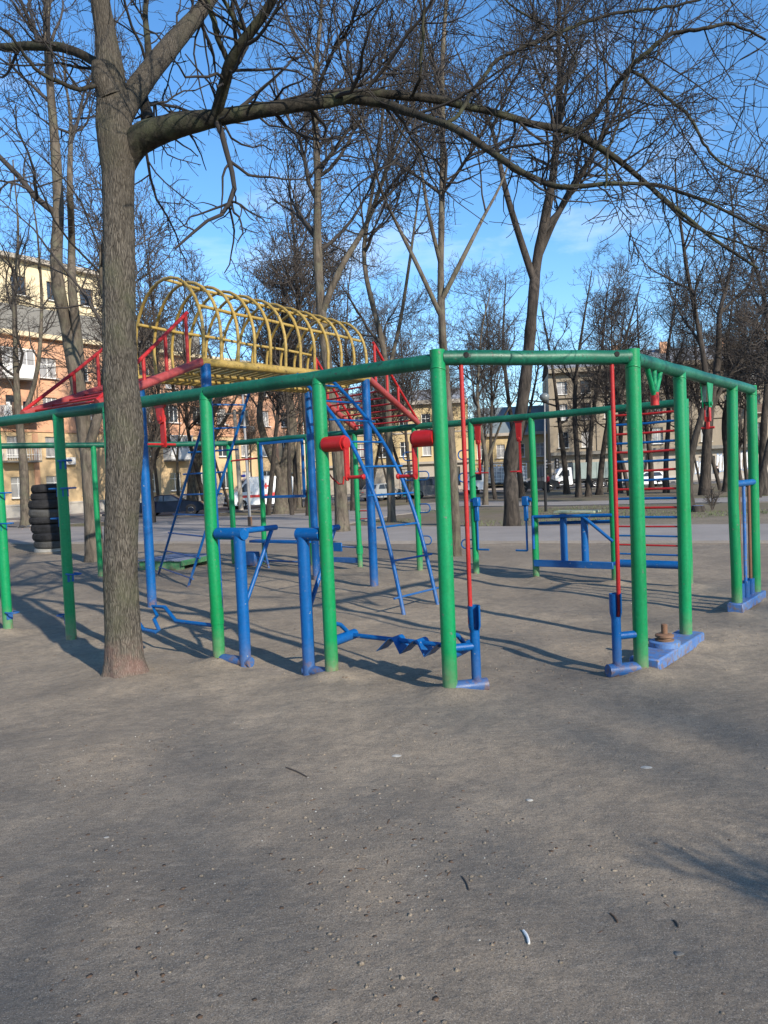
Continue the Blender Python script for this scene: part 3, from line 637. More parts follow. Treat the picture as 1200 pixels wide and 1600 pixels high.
def spawn(rs, pts, r, count, tmin, tmax, length, a0, a1, nseg, wob, up, rsc, rend, zig=0.0, lendecay=0.5, rmin=0.003):
    B, n, _ = pts.shape
    ln = np.linalg.norm(np.diff(pts, axis=1), axis=2).sum(1); pr = ln/ln.sum()
    ib = rs.choice(B, count, p=pr); tt = tmin+(tmax-tmin)*rs.rand(count)
    f = tt*(n-1); i0 = np.minimum(f.astype(int), n-2); fr_ = (f-i0)[:, None]
    p = pts[ib, i0]*(1-fr_)+pts[ib, i0+1]*fr_; tg = pts[ib, i0+1]-pts[ib, i0]; tg /= np.linalg.norm(tg, axis=1, keepdims=True)+1e-9
    rp_ = r[ib, i0]*(1-fr_[:, 0])+r[ib, i0+1]*fr_[:, 0]
    q = rs.randn(count, 3); q -= tg*(q*tg).sum(1, keepdims=True); q /= np.linalg.norm(q, axis=1, keepdims=True)+1e-9
    a = rad(a0)+(rad(a1)-rad(a0))*rs.rand(count)[:, None]
    d = np.cos(a)*tg+np.sin(a)*q
    L = length*(0.55+0.75*rs.rand(count))*(1-lendecay*tt)
    out_ = [p]
    for k in range(nseg):
        z_ = rs.randn(count, 3)
        d = d+wob*z_; d[:, 2] += up
        if zig: d += zig*np.where(k % 2, 1, -1)*np.cross(d, q)
        d /= np.linalg.norm(d, axis=1, keepdims=True)+1e-9
        p = p+d*(L/nseg)[:, None]; out_.append(p)
    P = np.stack(out_, 1); rst = np.maximum(np.minimum(rp_*rsc, 0.016*L+rmin), rmin)
    R = rst[:, None]*(1-np.linspace(0, 1, nseg+1)[None]*(1-rend)); R = np.maximum(R, rmin*0.75)
    return P, R
def smooth_path(P, k):
    P = np.array(P, float); s = np.concatenate([[0], np.cumsum(np.linalg.norm(np.diff(P, axis=0), axis=1))]); u = np.linspace(0, s[-1], k)
    X = np.stack([np.interp(u, s, P[:, i]) for i in range(P.shape[1])], 1)
    for _ in range(2): X[1:-1] = 0.25*X[:-2]+0.5*X[1:-1]+0.25*X[2:]
    return X
def crown(rs, roots, spec):                  # roots: list of (P,R) polylines -> joined mesh of limbs, branches and twigs
    k = 24; P = np.stack([smooth_path(p, k) for p, _ in roots]); R = np.stack([np.interp(np.linspace(0, 1, k), np.linspace(0, 1, len(r)), r) for _, r in roots])
    out_ = []; lv = (P, R)
    for sp in spec:
        s = sp.pop('sides'); keep = sp.pop('also', None); nx_ = spawn(rs, lv[0], lv[1], **sp); sp['sides'] = s
        out_.append(tubes(*nx_, s))
        lv = nx_
    return join(out_)
def px_line(pts, Y, dY=0.0): return [at(x, y, Y+dY*i/max(1, len(pts)-1)) for i, (x, y) in enumerate(pts)]
def tree(name, label, base, pts, wpx, seed, height=15, limbs=(), material='bark_grey', twig='twig_mid', dens=1.0, group=None, rmin=.006, extra=True, cat='tree', limb_len=5.0, tmin=.35, lean=None):
    rs = np.random.RandomState(seed); b0 = g(*base); Y = b0[1]
    t_ = empty(name, b0, label, cat, group)
    main = [b0+V(0, 0, -.2)]+[at(x, y, Y+0.25*rs.randn()) for x, y in pts]
    tip = main[-1]
    if extra and tip[2] < height:
        n = max(2, int((height-tip[2])/1.2)); d = nrm(main[-1]-main[-2])
        for i in range(n):
            d = nrm(d+V(.16*rs.randn(), .16*rs.randn(), .25)); tip = tip+d*(height-main[len(pts)][2])/n; main.append(tip)
    r0 = wpx/F*Y/2; k = len(main)*3
    M = smooth_path(main, k); s = np.linspace(0, 1, k); zf = np.clip((M[:, 2]-b0[2])/height, 0, 1)
    Rm = r0*(1-zf*0.88)**0.9*(1+0.35*np.exp(-np.clip(M[:, 2]-b0[2], 0, 9)/.25)); Rm = Rm*(1+0.05*rs.randn(k)); Rm = np.maximum(Rm, .02)
    parts = [tubes(M[None], Rm[None], 12)]; roots = [(M, Rm)]
    for lp in limbs:
        Lp = [at(x, y, Y+i*.3*(1 if (seed+i) % 2 else -1)) for i, (x, y) in enumerate(lp)]
        d = nrm(Lp[-1]-Lp[-2]); e = Lp[-1]
        i0 = np.argmin(np.linalg.norm(M-Lp[0], axis=1)); rr = Rm[i0]*.72; Lp[0] = M[i0]
        for i in range(4):
            d = nrm(d+V(.2*rs.randn(), .2*rs.randn(), .22)); e = e+d*limb_len/4*.7; Lp.append(e)
        Lp = smooth_path(Lp, 20); Rl = rr*(1-np.linspace(0, .85, 20)); parts.append(tubes(Lp[None], Rl[None], 9)); roots.append((Lp, Rl))
    mk_np('trunk', *join(parts), material, t_)
    n1 = int(16*dens)+6*len(limbs)
    P, R = spawn(rs, np.stack([smooth_path(p, 24) for p, _ in roots]), np.stack([np.interp(np.linspace(0, 1, 24), np.linspace(0, 1, len(r)), r) for _, r in roots]), n1, tmin, .97, limb_len, 28, 62, 7, .16, .10, .62, .25, rmin=.012)
    o1 = tubes(P, R, 6)
    K = 10
    cat_ = lambda a, b: a
    P2_, R2 = spawn(rs, P, R, int(n1*8*dens), .12, .98, limb_len*.42, 30, 70, 5, .20, .06, .6, .3, rmin=rmin*1.3)
    P3, R3 = spawn(rs, P2_, R2, int(n1*44*dens), .1, 1.0, limb_len*.19, 25, 75, 4, .22, .05, .6, .4, rmin=rmin*1.15)
    P4, R4 = spawn(rs, P3, R3, int(n1*75*dens), .15, 1.0, limb_len*.09, 25, 75, 2, .2, .04, .7, .5, rmin=rmin)
    mk_np('crown', *join([o1, tubes(P2_, R2, 4), tubes(P3, R3, 3), tubes(P4, R4, 3)]), twig, t_)
    return t_
# --- the big tree in front
rs = np.random.RandomState(11)
big = empty('tree', TREE1, 'large bare tree with fissured trunk before green frame, pinkish stain at foot', 'tree')
YT = TREE1[1]
ctr = [(198, 1075, 76), (197, 1056, 71), (194, 1030, 63), (191, 980, 58), (188, 900, 56), (190, 820, 55), (193, 740, 57), (195, 690, 60), (193, 650, 60), (188, 600, 56), (186, 500, 53), (186, 400, 51), (185, 320, 50), (185, 270, 53), (183, 230, 60), (178, 195, 58), (175, 150, 48), (172, 110, 44), (166, 60, 34), (156, 0, 30), (146, -80, 27), (140, -190, 22), (150, -330, 17), (140, -480, 10)]
M = np.array([at(x, y, YT) for x, y, _ in ctr]); M[0][2] = -.15
Rm = np.array([w_*.94/F*YT/2 for _, _, w_ in ctr])
k = 420; Ms = smooth_path(np.column_stack([M, Rm]), k); ns = 84; ang = np.arange(ns)*2*math.pi/ns
dirs = np.gradient(Ms[:, :3], axis=0); dirs /= np.linalg.norm(dirs, axis=1)[:, None]
vs = np.zeros((k, ns, 3)); U = V(1, 0, 0)
for i in range(k):
    U = U-dirs[i]*(U@dirs[i]); U /= np.linalg.norm(U); W = np.cross(dirs[i], U); R_ = Ms[i, 3]; z_ = Ms[i, 2]
    for j in range(ns):
        ca, sa = math.cos(ang[j]), math.sin(ang[j])
        f1 = mnoise.noise(Vector((ca*2.2, sa*2.2, z_*1.1)))*.045
        f2 = mnoise.noise(Vector((ca*9+z_*.4, sa*9, z_*2.6)))
        f3 = mnoise.noise(Vector((ca*17, sa*17, z_*7.5+3)))
        fl = 0
        if z_ < .28: fl = .17*max(0, (.28-z_)/.28)**2*(0.7+0.6*math.cos(ang[j]*5+1))
        rr = R_*(1+f1+fl-0.040*max(0, abs(f2)*-4+1)-0.022*max(0, 1-abs(f3)*4))
        vs[i, j] = Ms[i, :3]+rr*(ca*U+sa*W)
ii = (np.arange(k-1)[:, None]*ns+np.arange(ns)[None]); jj = (np.arange(k-1)[:, None]*ns+(np.arange(ns)+1)[None] % ns)
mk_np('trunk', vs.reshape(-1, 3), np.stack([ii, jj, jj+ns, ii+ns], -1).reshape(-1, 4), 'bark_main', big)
limb_px = [  # pixel lines of the limbs (x, y, width, depth offset)
    [(183, 335, 16, .07), (187, 285, 33, .06), (197, 243, 43, .04), (222, 213, 44, 0), (258, 202, 40, -.08), (300, 190, 36, -.2), (340, 184, 31, -.2), (420, 172, 26, -.25), (500, 165, 23, -.3), (560, 150, 21, -.3), (620, 152, 18, -.3), (690, 160, 16, -.2), (760, 176, 15, 0), (840, 200, 14, .2), (900, 210, 14, .3), (960, 247, 12, .4), (1000, 278, 10, .5), (1060, 330, 8, .6), (1120, 378, 7, .6), (1190, 425, 5, .6)],
    [(505, 164, 15, -.3), (545, 155, 17, -.32), (600, 160, 17, -.4), (650, 180, 16, -.6), (700, 196, 15, -.8), (750, 226, 14, -.9), (800, 264, 13, -1.0), (850, 290, 11, -1.0), (880, 299, 10, -1.1), (960, 291, 8, -1.2), (1030, 293, 7, -1.2), (1100, 317, 6, -1.3), (1160, 350, 5, -1.3), (1230, 385, 4, -1.3)],
    [(896, 210, 10, .3), (930, 185, 10, .3), (955, 140, 9, .2), (985, 108, 9, .1), (1020, 75, 9, 0), (1060, 55, 8, 0), (1100, 50, 7, -.1), (1145, 40, 6, -.1), (1200, 65, 4, -.1)],
    [(694, 194, 7, -.8), (708, 190, 8, -.8), (722, 172, 8, -.8), (738, 140, 8, -.7), (770, 95, 8, -.6), (830, 62, 7, -.5), (900, 28, 6.5, -.4), (990, 6, 6, -.4), (1060, -4, 5, -.4), (1130, -20, 4, -.4)],
    [(984, 110, 6.5, .1), (1030, 140, 6, .2), (1065, 175, 6, .3), (1095, 220, 5.5, .3), (1115, 255, 5, .3), (1150, 278, 4, .3), (1215, 292, 3, .3)],
    [(335, 187, 23, -.2), (348, 140, 23, -.35), (356, 100, 22, -.5), (378, 65, 20, -.6), (410, 25, 18, -.7), (432, -15, 16, -.8), (470, -80, 13, -.9), (500, -160, 9, -1), (540, -250, 6, -1)],
    [(355, 95, 11, -.5), (340, 60, 11, -.6), (325, 25, 10, -.7), (308, -20, 9, -.8), (290, -90, 7, -.9), (300, -170, 4, -1)],
    [(390, 55, 8, -.6), (365, 25, 8, -.7), (352, -10, 7, -.8), (340, -80, 5, -.8)],
    [(182, 195, 38, 0), (205, 150, 36, .1), (235, 110, 34, .3), (270, 65, 32, .5), (310, 20, 29, .7), (345, -30, 26, .9), (400, -120, 20, 1.1), (440, -230, 14, 1.2), (520, -360, 8, 1.3)],
    [(165, 105, 15, .1), (130, 88, 14, .2), (95, 75, 14, .3), (50, 74, 13, .4), (0, 76, 11, .5), (-80, 60, 9, .6), (-170, 20, 6, .7)],
    [(236, 190, 18, .1), (226, 165, 18, .3), (222, 140, 14, .5), (232, 90, 11, .7), (225, 20, 9, .9), (240, -80, 6, 1)],
    [(150, 135, 7, -.1), (115, 145, 7, -.3), (70, 120, 6, -.5), (20, 60, 5, -.7), (-40, 20, 4, -.8)],
    [(1005, 282, 7, .5), (1035, 310, 6, .5), (1080, 352, 5, .3), (1130, 372, 4, .1), (1200, 395, 3, 0)],
    [(945, 292, 4.5, -1.2), (945, 240, 5, -1.2), (965, 190, 4.5, -1.2), (975, 130, 4, -1.2), (990, 70, 3, -1.2)],
    [(860, 152, 4, -.5), (900, 105, 4.5, -.5), (880, 60, 4, -.5), (820, 20, 4, -.6), (770, -30, 3, -.6)],
    [(640, 156, 6, -.3), (660, 120, 6, -.5), (664, 70, 5.5, -.6), (668, 10, 5, -.7), (672, -60, 4, -.8)],
]
roots = []
for lp in limb_px:
    A_ = np.array([np.append(at(x, y, YT+dy), w_/F*(YT+dy)/2) for x, y, w_, dy in lp])
    A_[:, 3] *= np.where(np.array([q[0] for q in lp]) > 300, .78, .96); n = max(20, len(lp)*6); S = smooth_path(A_, n); jit = np.cumsum(rs.randn(n, 3), axis=0)*(.0015 if lp[0][2] > 12 else .005)
    S[:, :3] += jit; jr = np.convolve(rs.randn(n+8), np.ones(9)/9, 'valid'); S[:, 3] *= 1+.09*jr
    mk_np('limb', *tubes(S[None, :, :3], S[None, :, 3], 14), 'bark_main' if lp[0][2] == 38 else 'bark_limb', big)
    roots.append((S[:, :3], S[:, 3]))
k = 40
RP = np.stack([smooth_path(p, k) for p, _ in roots]); RR = np.stack([np.interp(np.linspace(0, 1, k), np.linspace(0, 1, len(r)), r) for _, r in roots])
# broken stub at the fork
T('limb', [at(172, 150, YT-.05), at(158, 120, YT-.1), at(153, 98, YT-.1)], [.10, .08, .055], 'bark_main', big, 12)
P1_, R1 = spawn(rs, RP, RR, 125, .15, 1.0, 1.6, 30, 75, 9, .17, .055, .42, .3, zig=.08, rmin=.0045)
P2_, R2 = spawn(rs, P1_, R1, 700, .1, 1.0, .85, 30, 75, 7, .20, .035, .6, .4, zig=.16, rmin=.0040)
Pa, Ra = spawn(rs, RP, RR, 120, .1, 1.0, .7, 35, 85, 6, .25, .02, .3, .4, zig=.16, rmin=.0032)
P3, R3 = spawn(rs, P2_, R2, 2200, .1, 1.0, .30, 30, 75, 4, .25, .03, .7, .5, zig=.2, rmin=.0032)
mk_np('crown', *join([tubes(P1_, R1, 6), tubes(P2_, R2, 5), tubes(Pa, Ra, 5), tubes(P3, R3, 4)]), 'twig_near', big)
# --- trees behind the playground, each with its own trunk
tree('tree', 'bare twin-stemmed tree behind tyre stack, stems splitting low', (148, 876), [(144, 800), (138, 720), (128, 640), (118, 580), (104, 510), (90, 450), (86, 400), (93, 340), (88, 250), (78, 130), (70, 20)], 27, 21, 16, limbs=[[(128, 640), (127, 580), (120, 510), (110, 450), (113, 380), (108, 290), (112, 180)], [(140, 710), (150, 668), (158, 620), (170, 550)]], dens=.8, tmin=.5)
tree('tree', 'slim bare tree with knotted trunk and pigeons at its foot', (40, 826), [(39, 780), (38, 740), (34, 690), (27, 640), (25, 570), (22, 470), (30, 360), (20, 250)], 15, 22, 17, limbs=[[(30, 665), (50, 620), (62, 560), (66, 470), (60, 380)]], dens=.8, tmin=.25)
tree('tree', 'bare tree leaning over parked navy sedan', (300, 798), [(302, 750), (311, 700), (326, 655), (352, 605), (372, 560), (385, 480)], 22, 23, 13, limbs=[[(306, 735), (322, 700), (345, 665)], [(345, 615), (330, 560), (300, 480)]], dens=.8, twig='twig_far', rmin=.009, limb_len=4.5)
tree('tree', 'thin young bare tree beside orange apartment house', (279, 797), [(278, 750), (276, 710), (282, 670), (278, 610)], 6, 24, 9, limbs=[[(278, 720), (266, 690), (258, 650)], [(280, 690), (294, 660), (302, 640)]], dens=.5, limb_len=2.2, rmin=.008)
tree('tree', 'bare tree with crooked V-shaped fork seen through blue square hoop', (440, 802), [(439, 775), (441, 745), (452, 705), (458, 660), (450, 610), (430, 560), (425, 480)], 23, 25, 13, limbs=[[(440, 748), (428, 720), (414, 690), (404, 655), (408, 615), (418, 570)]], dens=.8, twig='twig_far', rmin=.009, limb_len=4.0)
tree('tree', 'thin bare tree beside V-forked tree', (468, 793), [(467, 765), (464, 720), (470, 650), (462, 560)], 9, 26, 11, dens=.5, rmin=.009, limb_len=3)
tree('tree', 'tall straight bare tree rising behind bowed blue ladder beside far path', (535, 833), [(533, 780), (529, 720), (522, 650), (511, 570), (500, 470), (495, 380), (497, 280), (490, 150)], 22, 27, 17, limbs=[[(502, 490), (530, 420), (575, 350), (605, 260)]], dens=1.25, tmin=.4)
tree('tree', 'slender bare tree behind red ramp and right blue post', (612, 816), [(611, 770), (608, 700), (606, 620), (600, 540), (580, 470), (565, 400), (580, 310), (600, 180)], 13, 28, 17, limbs=[[(605, 600), (625, 510), (640, 410), (655, 300)]], dens=.8)
tree('tree', 'straight slim bare tree behind green corner post, pairs of rising side limbs', (712, 868), [(711, 800), (706, 700), (697, 600), (691, 520), (688, 440), (690, 340), (692, 220), (690, 90)], 15, 29, 15, limbs=[[(690, 500), (655, 420), (620, 350), (590, 290)], [(690, 470), (725, 400), (760, 330)], [(690, 420), (668, 330), (655, 240)]], dens=.75, tmin=.45, limb_len=3.8)
tree('tree', 'thick bare tree with bulging pruned trunk between hanging red arms', (800, 824), [(799, 780), (797, 730), (799, 700), (810, 672), (818, 620), (825, 560), (832, 480), (838, 410), (852, 340), (866, 270), (872, 180)], 24, 30, 17, limbs=[[(834, 450), (815, 380), (790, 300), (770, 200)], [(840, 400), (868, 340), (905, 280)]], dens=1.25, tmin=.5, material='bark_dark')
tree('tree', 'dark slender bare tree just behind thick pruned tree', (816, 778), [(813, 745), (806, 700), (795, 630), (785, 540), (790, 440)], 10, 31, 17, limbs=[[(808, 710), (826, 650), (840, 580)]], material='bark_dark', dens=.7, rmin=.009)
tree('tree', 'small forked bare tree in front of caged truck', (758, 790), [(759, 755), (761, 715), (752, 680), (745, 620), (750, 540)], 8, 32, 14, limbs=[[(760, 722), (772, 690), (785, 655)]], material='bark_grey', dens=.6, rmin=.009)
cl = [((886, 772), [(882, 720), (874, 660), (866, 590), (850, 500)]), ((904, 777), [(903, 720), (897, 650), (900, 580), (915, 480)]), ((919, 776), [(921, 720), (924, 660), (936, 590), (945, 500)]), ((936, 773), [(940, 720), (950, 660), (962, 590), (985, 500)])]
for i, (bx, pts) in enumerate(cl):
    tree('tree', 'dark bare tree in tight clump beyond blue bench station', bx, pts, 9.5+i % 2, 40+i, 16, material='bark_dark', twig='twig_mid', dens=.62, group='clump of dark trees by the street', rmin=.011)
for i, (bx, pts) in enumerate([((1018, 766), [(1017, 720), (1008, 650), (1000, 580), (995, 480)]), ((1041, 770), [(1040, 720), (1046, 650), (1040, 570), (1055, 470)])]):
    tree('tree', 'dark bare tree seen behind red and blue wall bars', bx, pts, 9, 50+i, 16, material='bark_dark', dens=.6, group='dark trees behind the wall bars', rmin=.011)
tree('tree', 'leaning bare tree with split lit bark at its foot', (1079, 794), [(1076, 755), (1078, 715), (1090, 670), (1106, 620), (1100, 560), (1085, 480)], 13, 61, 13, dens=.7, material='bark_dark', rmin=.009, limb_len=4)
tree('tree', 'big dark bare tree with crooked limbs beside small shrub', (1101, 774), [(1103, 720), (1106, 670), (1112, 620), (1124, 560), (1122, 490), (1135, 450), (1150, 380), (1140, 280)], 17, 62, 17, limbs=[[(1125, 500), (1150, 465), (1174, 445), (1178, 405), (1200, 380)], [(1110, 640), (1130, 600), (1160, 560)]], dens=.75, material='bark_dark', rmin=.010)
tree('tree', 'thin dark tree before graffiti wall', (1156, 752), [(1152, 700), (1148, 650), (1160, 590), (1158, 500)], 7, 63, 15, dens=.5, material='bark_dark', rmin=.012)
tree('tree', 'dark bare tree beyond the sliding rod station', (1193, 774), [(1191, 710), (1195, 640), (1203, 560), (1196, 470)], 13, 64, 16, dens=.7, material='bark_dark', rmin=.010)
tree('tree', 'crooked dark tree between wall bars and bench station near the street', (968, 770), [(966, 720), (972, 660), (960, 590), (975, 500)], 10, 71, 15, dens=.6, material='bark_dark', rmin=.011)
tree('tree', 'twisted dark tree just right of small shrub near the street', (1134, 768), [(1137, 720), (1130, 660), (1142, 600), (1136, 520)], 11, 72, 15, dens=.6, material='bark_dark', rmin=.011)
# shrub
sp = g(1113, 797); shr = empty('shrub', sp, 'small leafless shrub with upright stems beside big dark tree', 'shrub'); rs = np.random.RandomState(9)
st = np.stack([np.stack([sp+V(0, 0, -.05), sp+V(.12*a_, .12*b_, .3), sp+V(.3*a_, .3*b_, .75)]) for a_, b_ in rs.randn(9, 2)*.6])
R0 = np.tile(np.array([[.02, .014, .008]]), (9, 1)); q1_ = spawn(rs, st, R0, 50, .2, 1, .4, 20, 60, 4, .2, .08, .6, .4, rmin=.008); q2_ = spawn(rs, *q1_, 160, .1, 1, .2, 20, 70, 3, .2, .05, .6, .4, rmin=.006)
mk_np('stems', *tubes(st, R0, 6), 'twig_far', shr); mk_np('crown', *join([tubes(*q1_, 4), tubes(*q2_, 3)]), 'twig_far', shr)
# --- background rows: three prototypes, copied
def proto(seed, kind):
    rs = np.random.RandomState(seed); h = 15 if kind != 2 else 21
    M = [V(0, 0, -.6)]; d = V(0, 0, 1)
    for i in range(9): d = nrm(d+V(.09*rs.randn(), .09*rs.randn(), .12)); M.append(M[-1]+d*h/9)
    M = smooth_path(M, 26); R = .155*(1-np.linspace(0, .85, 26)); R[0] *= 1.3
    a = (28, 60, .09) if kind != 2 else (12, 28, .14)
    P, Rp_ = spawn(rs, M[None], R[None], 24 if kind != 2 else 60, .36 if kind != 2 else .2, .98, 5.2 if kind != 2 else 3.8, a[0], a[1], 7, .15, a[2], .55, .25, rmin=.018)
    Pb, Rb = spawn(rs, P, Rp_, 260, .12, .98, 2.3 if kind != 2 else 1.5, a[0], a[1]+8, 5, .2, .08, .6, .3, rmin=.014)
    Pc, Rc = spawn(rs, Pb, Rb, 1150, .1, 1, 1.1, 25, 70, 4, .22, .06, .6, .4, rmin=.013)
    Pd, Rd = spawn(rs, Pc, Rc, 1700, .15, 1, .55, 25, 75, 2, .2, .05, .7, .5, rmin=.011)
    return tubes(M[None], R[None], 9), join([tubes(P, Rp_, 6), tubes(Pb, Rb, 4), tubes(Pc, Rc, 3), tubes(Pd, Rd, 3)])
protos = []
for kind in (0, 1, 2):
    a, b = proto(100+kind, kind); e = {}
    protos.append((a, b))
rs = np.random.RandomState(77)
FAR = [(x, Y, k, s) for x, Y, k, s in [(225, 52, 2, .95), (245, 58, 2, .9), (255, 74, 0, .8), (330, 84, 1, .85), (395, 80, 0, .8), (420, 92, 1, .9), (475, 60, 1, 1.0), (500, 78, 0, 1.0), (548, 48, 0, 1.05), (575, 70, 1, 1.1), (635, 62, 0, 1.1), (700, 72, 0, 1.1), (745, 80, 1, 1.0), (775, 60, 0, 1.15), (950, 66, 0, 1.1), (985, 55, 1, 1.05), (1003, 80, 1, 1.0), (1062, 62, 0, 1.0), (1075, 84, 2, .75), (1095, 80, 2, .8), (1128, 60, 1, 1.05), (1150, 82, 2, .78), (1170, 64, 0, 1.1), (1205, 52, 1, 1.1), (1240, 70, 0, 1.1), (1270, 48, 1, 1.0), (-40, 52, 0, 1.0), (-90, 40, 1, 1.0), (690, 88, 0, .9), (915, 88, 1, .95), (610, 88, 1, .95), (530, 90, 0, .9), (455, 44, 0, .9), (1180, 38, 1, 1.1), (360, 60, 1, .8), (322, 62, 1, 1.3), (455, 54, 0, 1.2), (415, 46, 1, 1.1), (640, 70, 1, 1.2), (236, 40, 1, 1.3), (478, 41, 0, 1.25), (20, 62, 0, 1.2), (160, 58, 1, 1.2)]]
LB = ['bare spreading street tree', 'bare loosely upright street tree', 'tall narrow bare poplar']
ZONES = [(150, 'in front of orange apartment house'), (300, 'beyond straight blue ladder'), (350, 'beside parked navy sedan'), (480, 'beyond blue square hoop'), (560, 'beyond tall straight tree behind bowed ladder'), (620, 'beyond bowed blue ladder'), (720, 'beyond right-hand red ramp and grey minivan'), (830, 'beyond hanging red arms'), (945, 'beyond blue bench station'), (1060, 'beyond red and blue wall bars'), (1140, 'beyond hinged red grip'), (1160, 'before graffiti wall'), (9999, 'beyond sliding rod station')]
def far_label(x, Y, k): return LB[k]+(' across the street ' if Y > 66 else ' ')+next(z for q, z in ZONES if x < q)
pm = [None, None, None]
for x, Y, k, s in FAR:
    p = at(x, 760, Y); p[2] = float(gz(0, Y)); o = empty('tree' if k != 2 else 'poplar_tree', p, far_label(x, Y, k), 'tree', ['far row of spreading trees', 'far row of upright trees', 'far poplars'][k])
    o.rotation_euler = (0, 0, rs.rand()*6.28); o.scale = (s, s, s*(0.92+.16*rs.rand()))
    if pm[k] is None:
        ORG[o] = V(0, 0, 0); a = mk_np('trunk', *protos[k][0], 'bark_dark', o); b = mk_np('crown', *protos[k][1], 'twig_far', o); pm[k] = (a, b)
    else:
        for q in pm[k]: c = q.copy(); col.objects.link(c); c.parent = o
# trees behind the viewer: their shade falls into the picture
rs = np.random.RandomState(131); M = smooth_path([V(0, 0, -.3), V(.1, 0, 2), V(-.1, .1, 4.5), V(.2, 0, 7), V(0, .2, 10), V(.1, 0, 13)], 26); R = .20*(1-np.linspace(0, .85, 26))
P, Rp_ = spawn(rs, M[None], R[None], 17, .25, .97, 5.0, 30, 62, 7, .15, .09, .6, .25, rmin=.018); Pb, Rb = spawn(rs, P, Rp_, 110, .15, .98, 2.0, 30, 65, 5, .2, .07, .6, .3, rmin=.012); Pc, Rc = spawn(rs, Pb, Rb, 480, .1, 1, .9, 25, 70, 4, .2, .05, .6, .4, rmin=.008)
bt = None
for (x, y, s, rz) in ((16.8, -19.5, 1.0, 2.6), (18.5, -13.0, 1.0, 2.0)):
    o = empty('tree', (x, y, 0), 'bare park tree behind the viewpoint with thin open crown', 'tree', 'trees behind the viewpoint')
    if bt is None: ORG[o] = V(0, 0, 0); bt = (mk_np('trunk', *tubes(M[None], R[None], 12), 'bark_grey', o), mk_np('crown', *join([tubes(P, Rp_, 7), tubes(Pb, Rb, 5), tubes(Pc, Rc, 4)]), 'twig_mid', o))
    else:
        for q in bt: c = q.copy(); col.objects.link(c); c.parent = o
    o.rotation_euler = (0, 0, rz); o.scale = (s, s, s)
for (x, y, k, s, rz) in ((19.5, -18.5, 1, 1.0, 3.0), (10.5, -23.5, 0, 1.0, 5.0), (15.5, -23.0, 0, 1.05, 1.0), (5.5, -26.0, 1, 1.05, 2.0)):
    o = empty('tree', (x, y, 0), 'dense bare park tree far behind the viewpoint dimming the foreground', 'tree', 'dense trees behind the viewpoint'); o.rotation_euler = (0, 0, rz); o.scale = (s, s, s)
    for q in pm[k]: c = q.copy(); col.objects.link(c); c.parent = o
bp_ = V(3.25, .75, 0); rs = np.random.RandomState(19); bsh = empty('shrub', bp_, 'dense rounded leafless bush added out of view right of the viewpoint for its shadow', 'shrub')  # unseen bush, added so its shadow darkens the earth at lower right
st = np.stack([np.stack([bp_+V(.08*a_, .08*b_, -.05), bp_+V(.3*a_, .3*b_, .6), bp_+V(.5*a_, .5*b_, 1.25)]) for a_, b_ in rs.randn(26, 2)*.75]); R0 = np.tile(np.array([[.018, .014, .008]]), (26, 1))
q1_ = spawn(rs, st, R0, 420, .1, 1, .55, 20, 65, 4, .2, .06, .6, .4, rmin=.006); q2_ = spawn(rs, *q1_, 2600, .05, 1, .28, 25, 75, 3, .2, .03, .7, .5, rmin=.005)
mk_np('stems', *tubes(st, R0, 6), 'twig_mid', bsh); mk_np('crown', *join([tubes(*q1_, 4), tubes(*q2_, 3)]), 'twig_mid', bsh)
# ------------------------------------------------------------------ buildings
def plaster(name, c, stain, bm=0.15):
    mt, t, b = mat(name, 0.92); v = posn(t)
    cc = mixc(t, ramp(t, nnoise(t, 0.35, 6, v, .6), [(.35, 0), (.68, .7)]), c, tuple(x*.80 for x in c))
    vz = posn(t, (1.6, 1.6, .22)); cc = mixc(t, ramp(t, nnoise(t, 1.0, 6, vz, .65), [(.50, 0), (.72, .55)]), cc, stain)
    cc = mixc(t, ramp(t, nnoise(t, 14, 4, v), [(.3, .3), (.6, 0)]), cc, tuple(x*.6 for x in c))
    t.links.new(cc, b.inputs['Base Color']); bump(t, b, nnoise(t, 18, 5, v), bm, .03)
plaster('plaster_orange', (.60, .33, .20), (.46, .28, .20)); plaster('plaster_ochre', (.58, .42, .24), (.42, .32, .21)); plaster('plaster_cream', (.66, .55, .36), (.50, .42, .30))
plaster('plinth', (.42, .39, .35), (.30, .28, .26)); plaster('attic_grey', (.20, .19, .17), (.12, .115, .11), .5); plaster('stone_beige', (.30, .25, .185), (.17, .145, .115)); plaster('stone_pale', (.38, .335, .28), (.23, .21, .185))
plaster('yellow_house', (.50, .38, .20), (.34, .27, .17)); plain('roof_grey', (.22, .23, .25), .8, 0, .3, 2); plain('roof_blue', (.14, .175, .195), .6, .2, .2, 1)
plain('white_paint', (.72, .71, .68), .5, 0, .12, 2); plain('wood_brown', (.12, .075, .05), .7, 0, .3, 3); plain('shutter_grey', (.20, .20, .21), .6, 0, .2, 3)
mt, t, b = mat('glass', 0.06); b.inputs['Base Color'].default_value = (.030, .036, .045, 1); b.inputs['Specular IOR Level'].default_value = .7
mt, t, b = mat('curtained_glass', 0.10); v = posn(t, (6, 6, .3)); t.links.new(mixc(t, nnoise(t, 1, 3, v), (.16, .16, .17), (.42, .41, .40)), b.inputs['Base Color'])
WM = {}
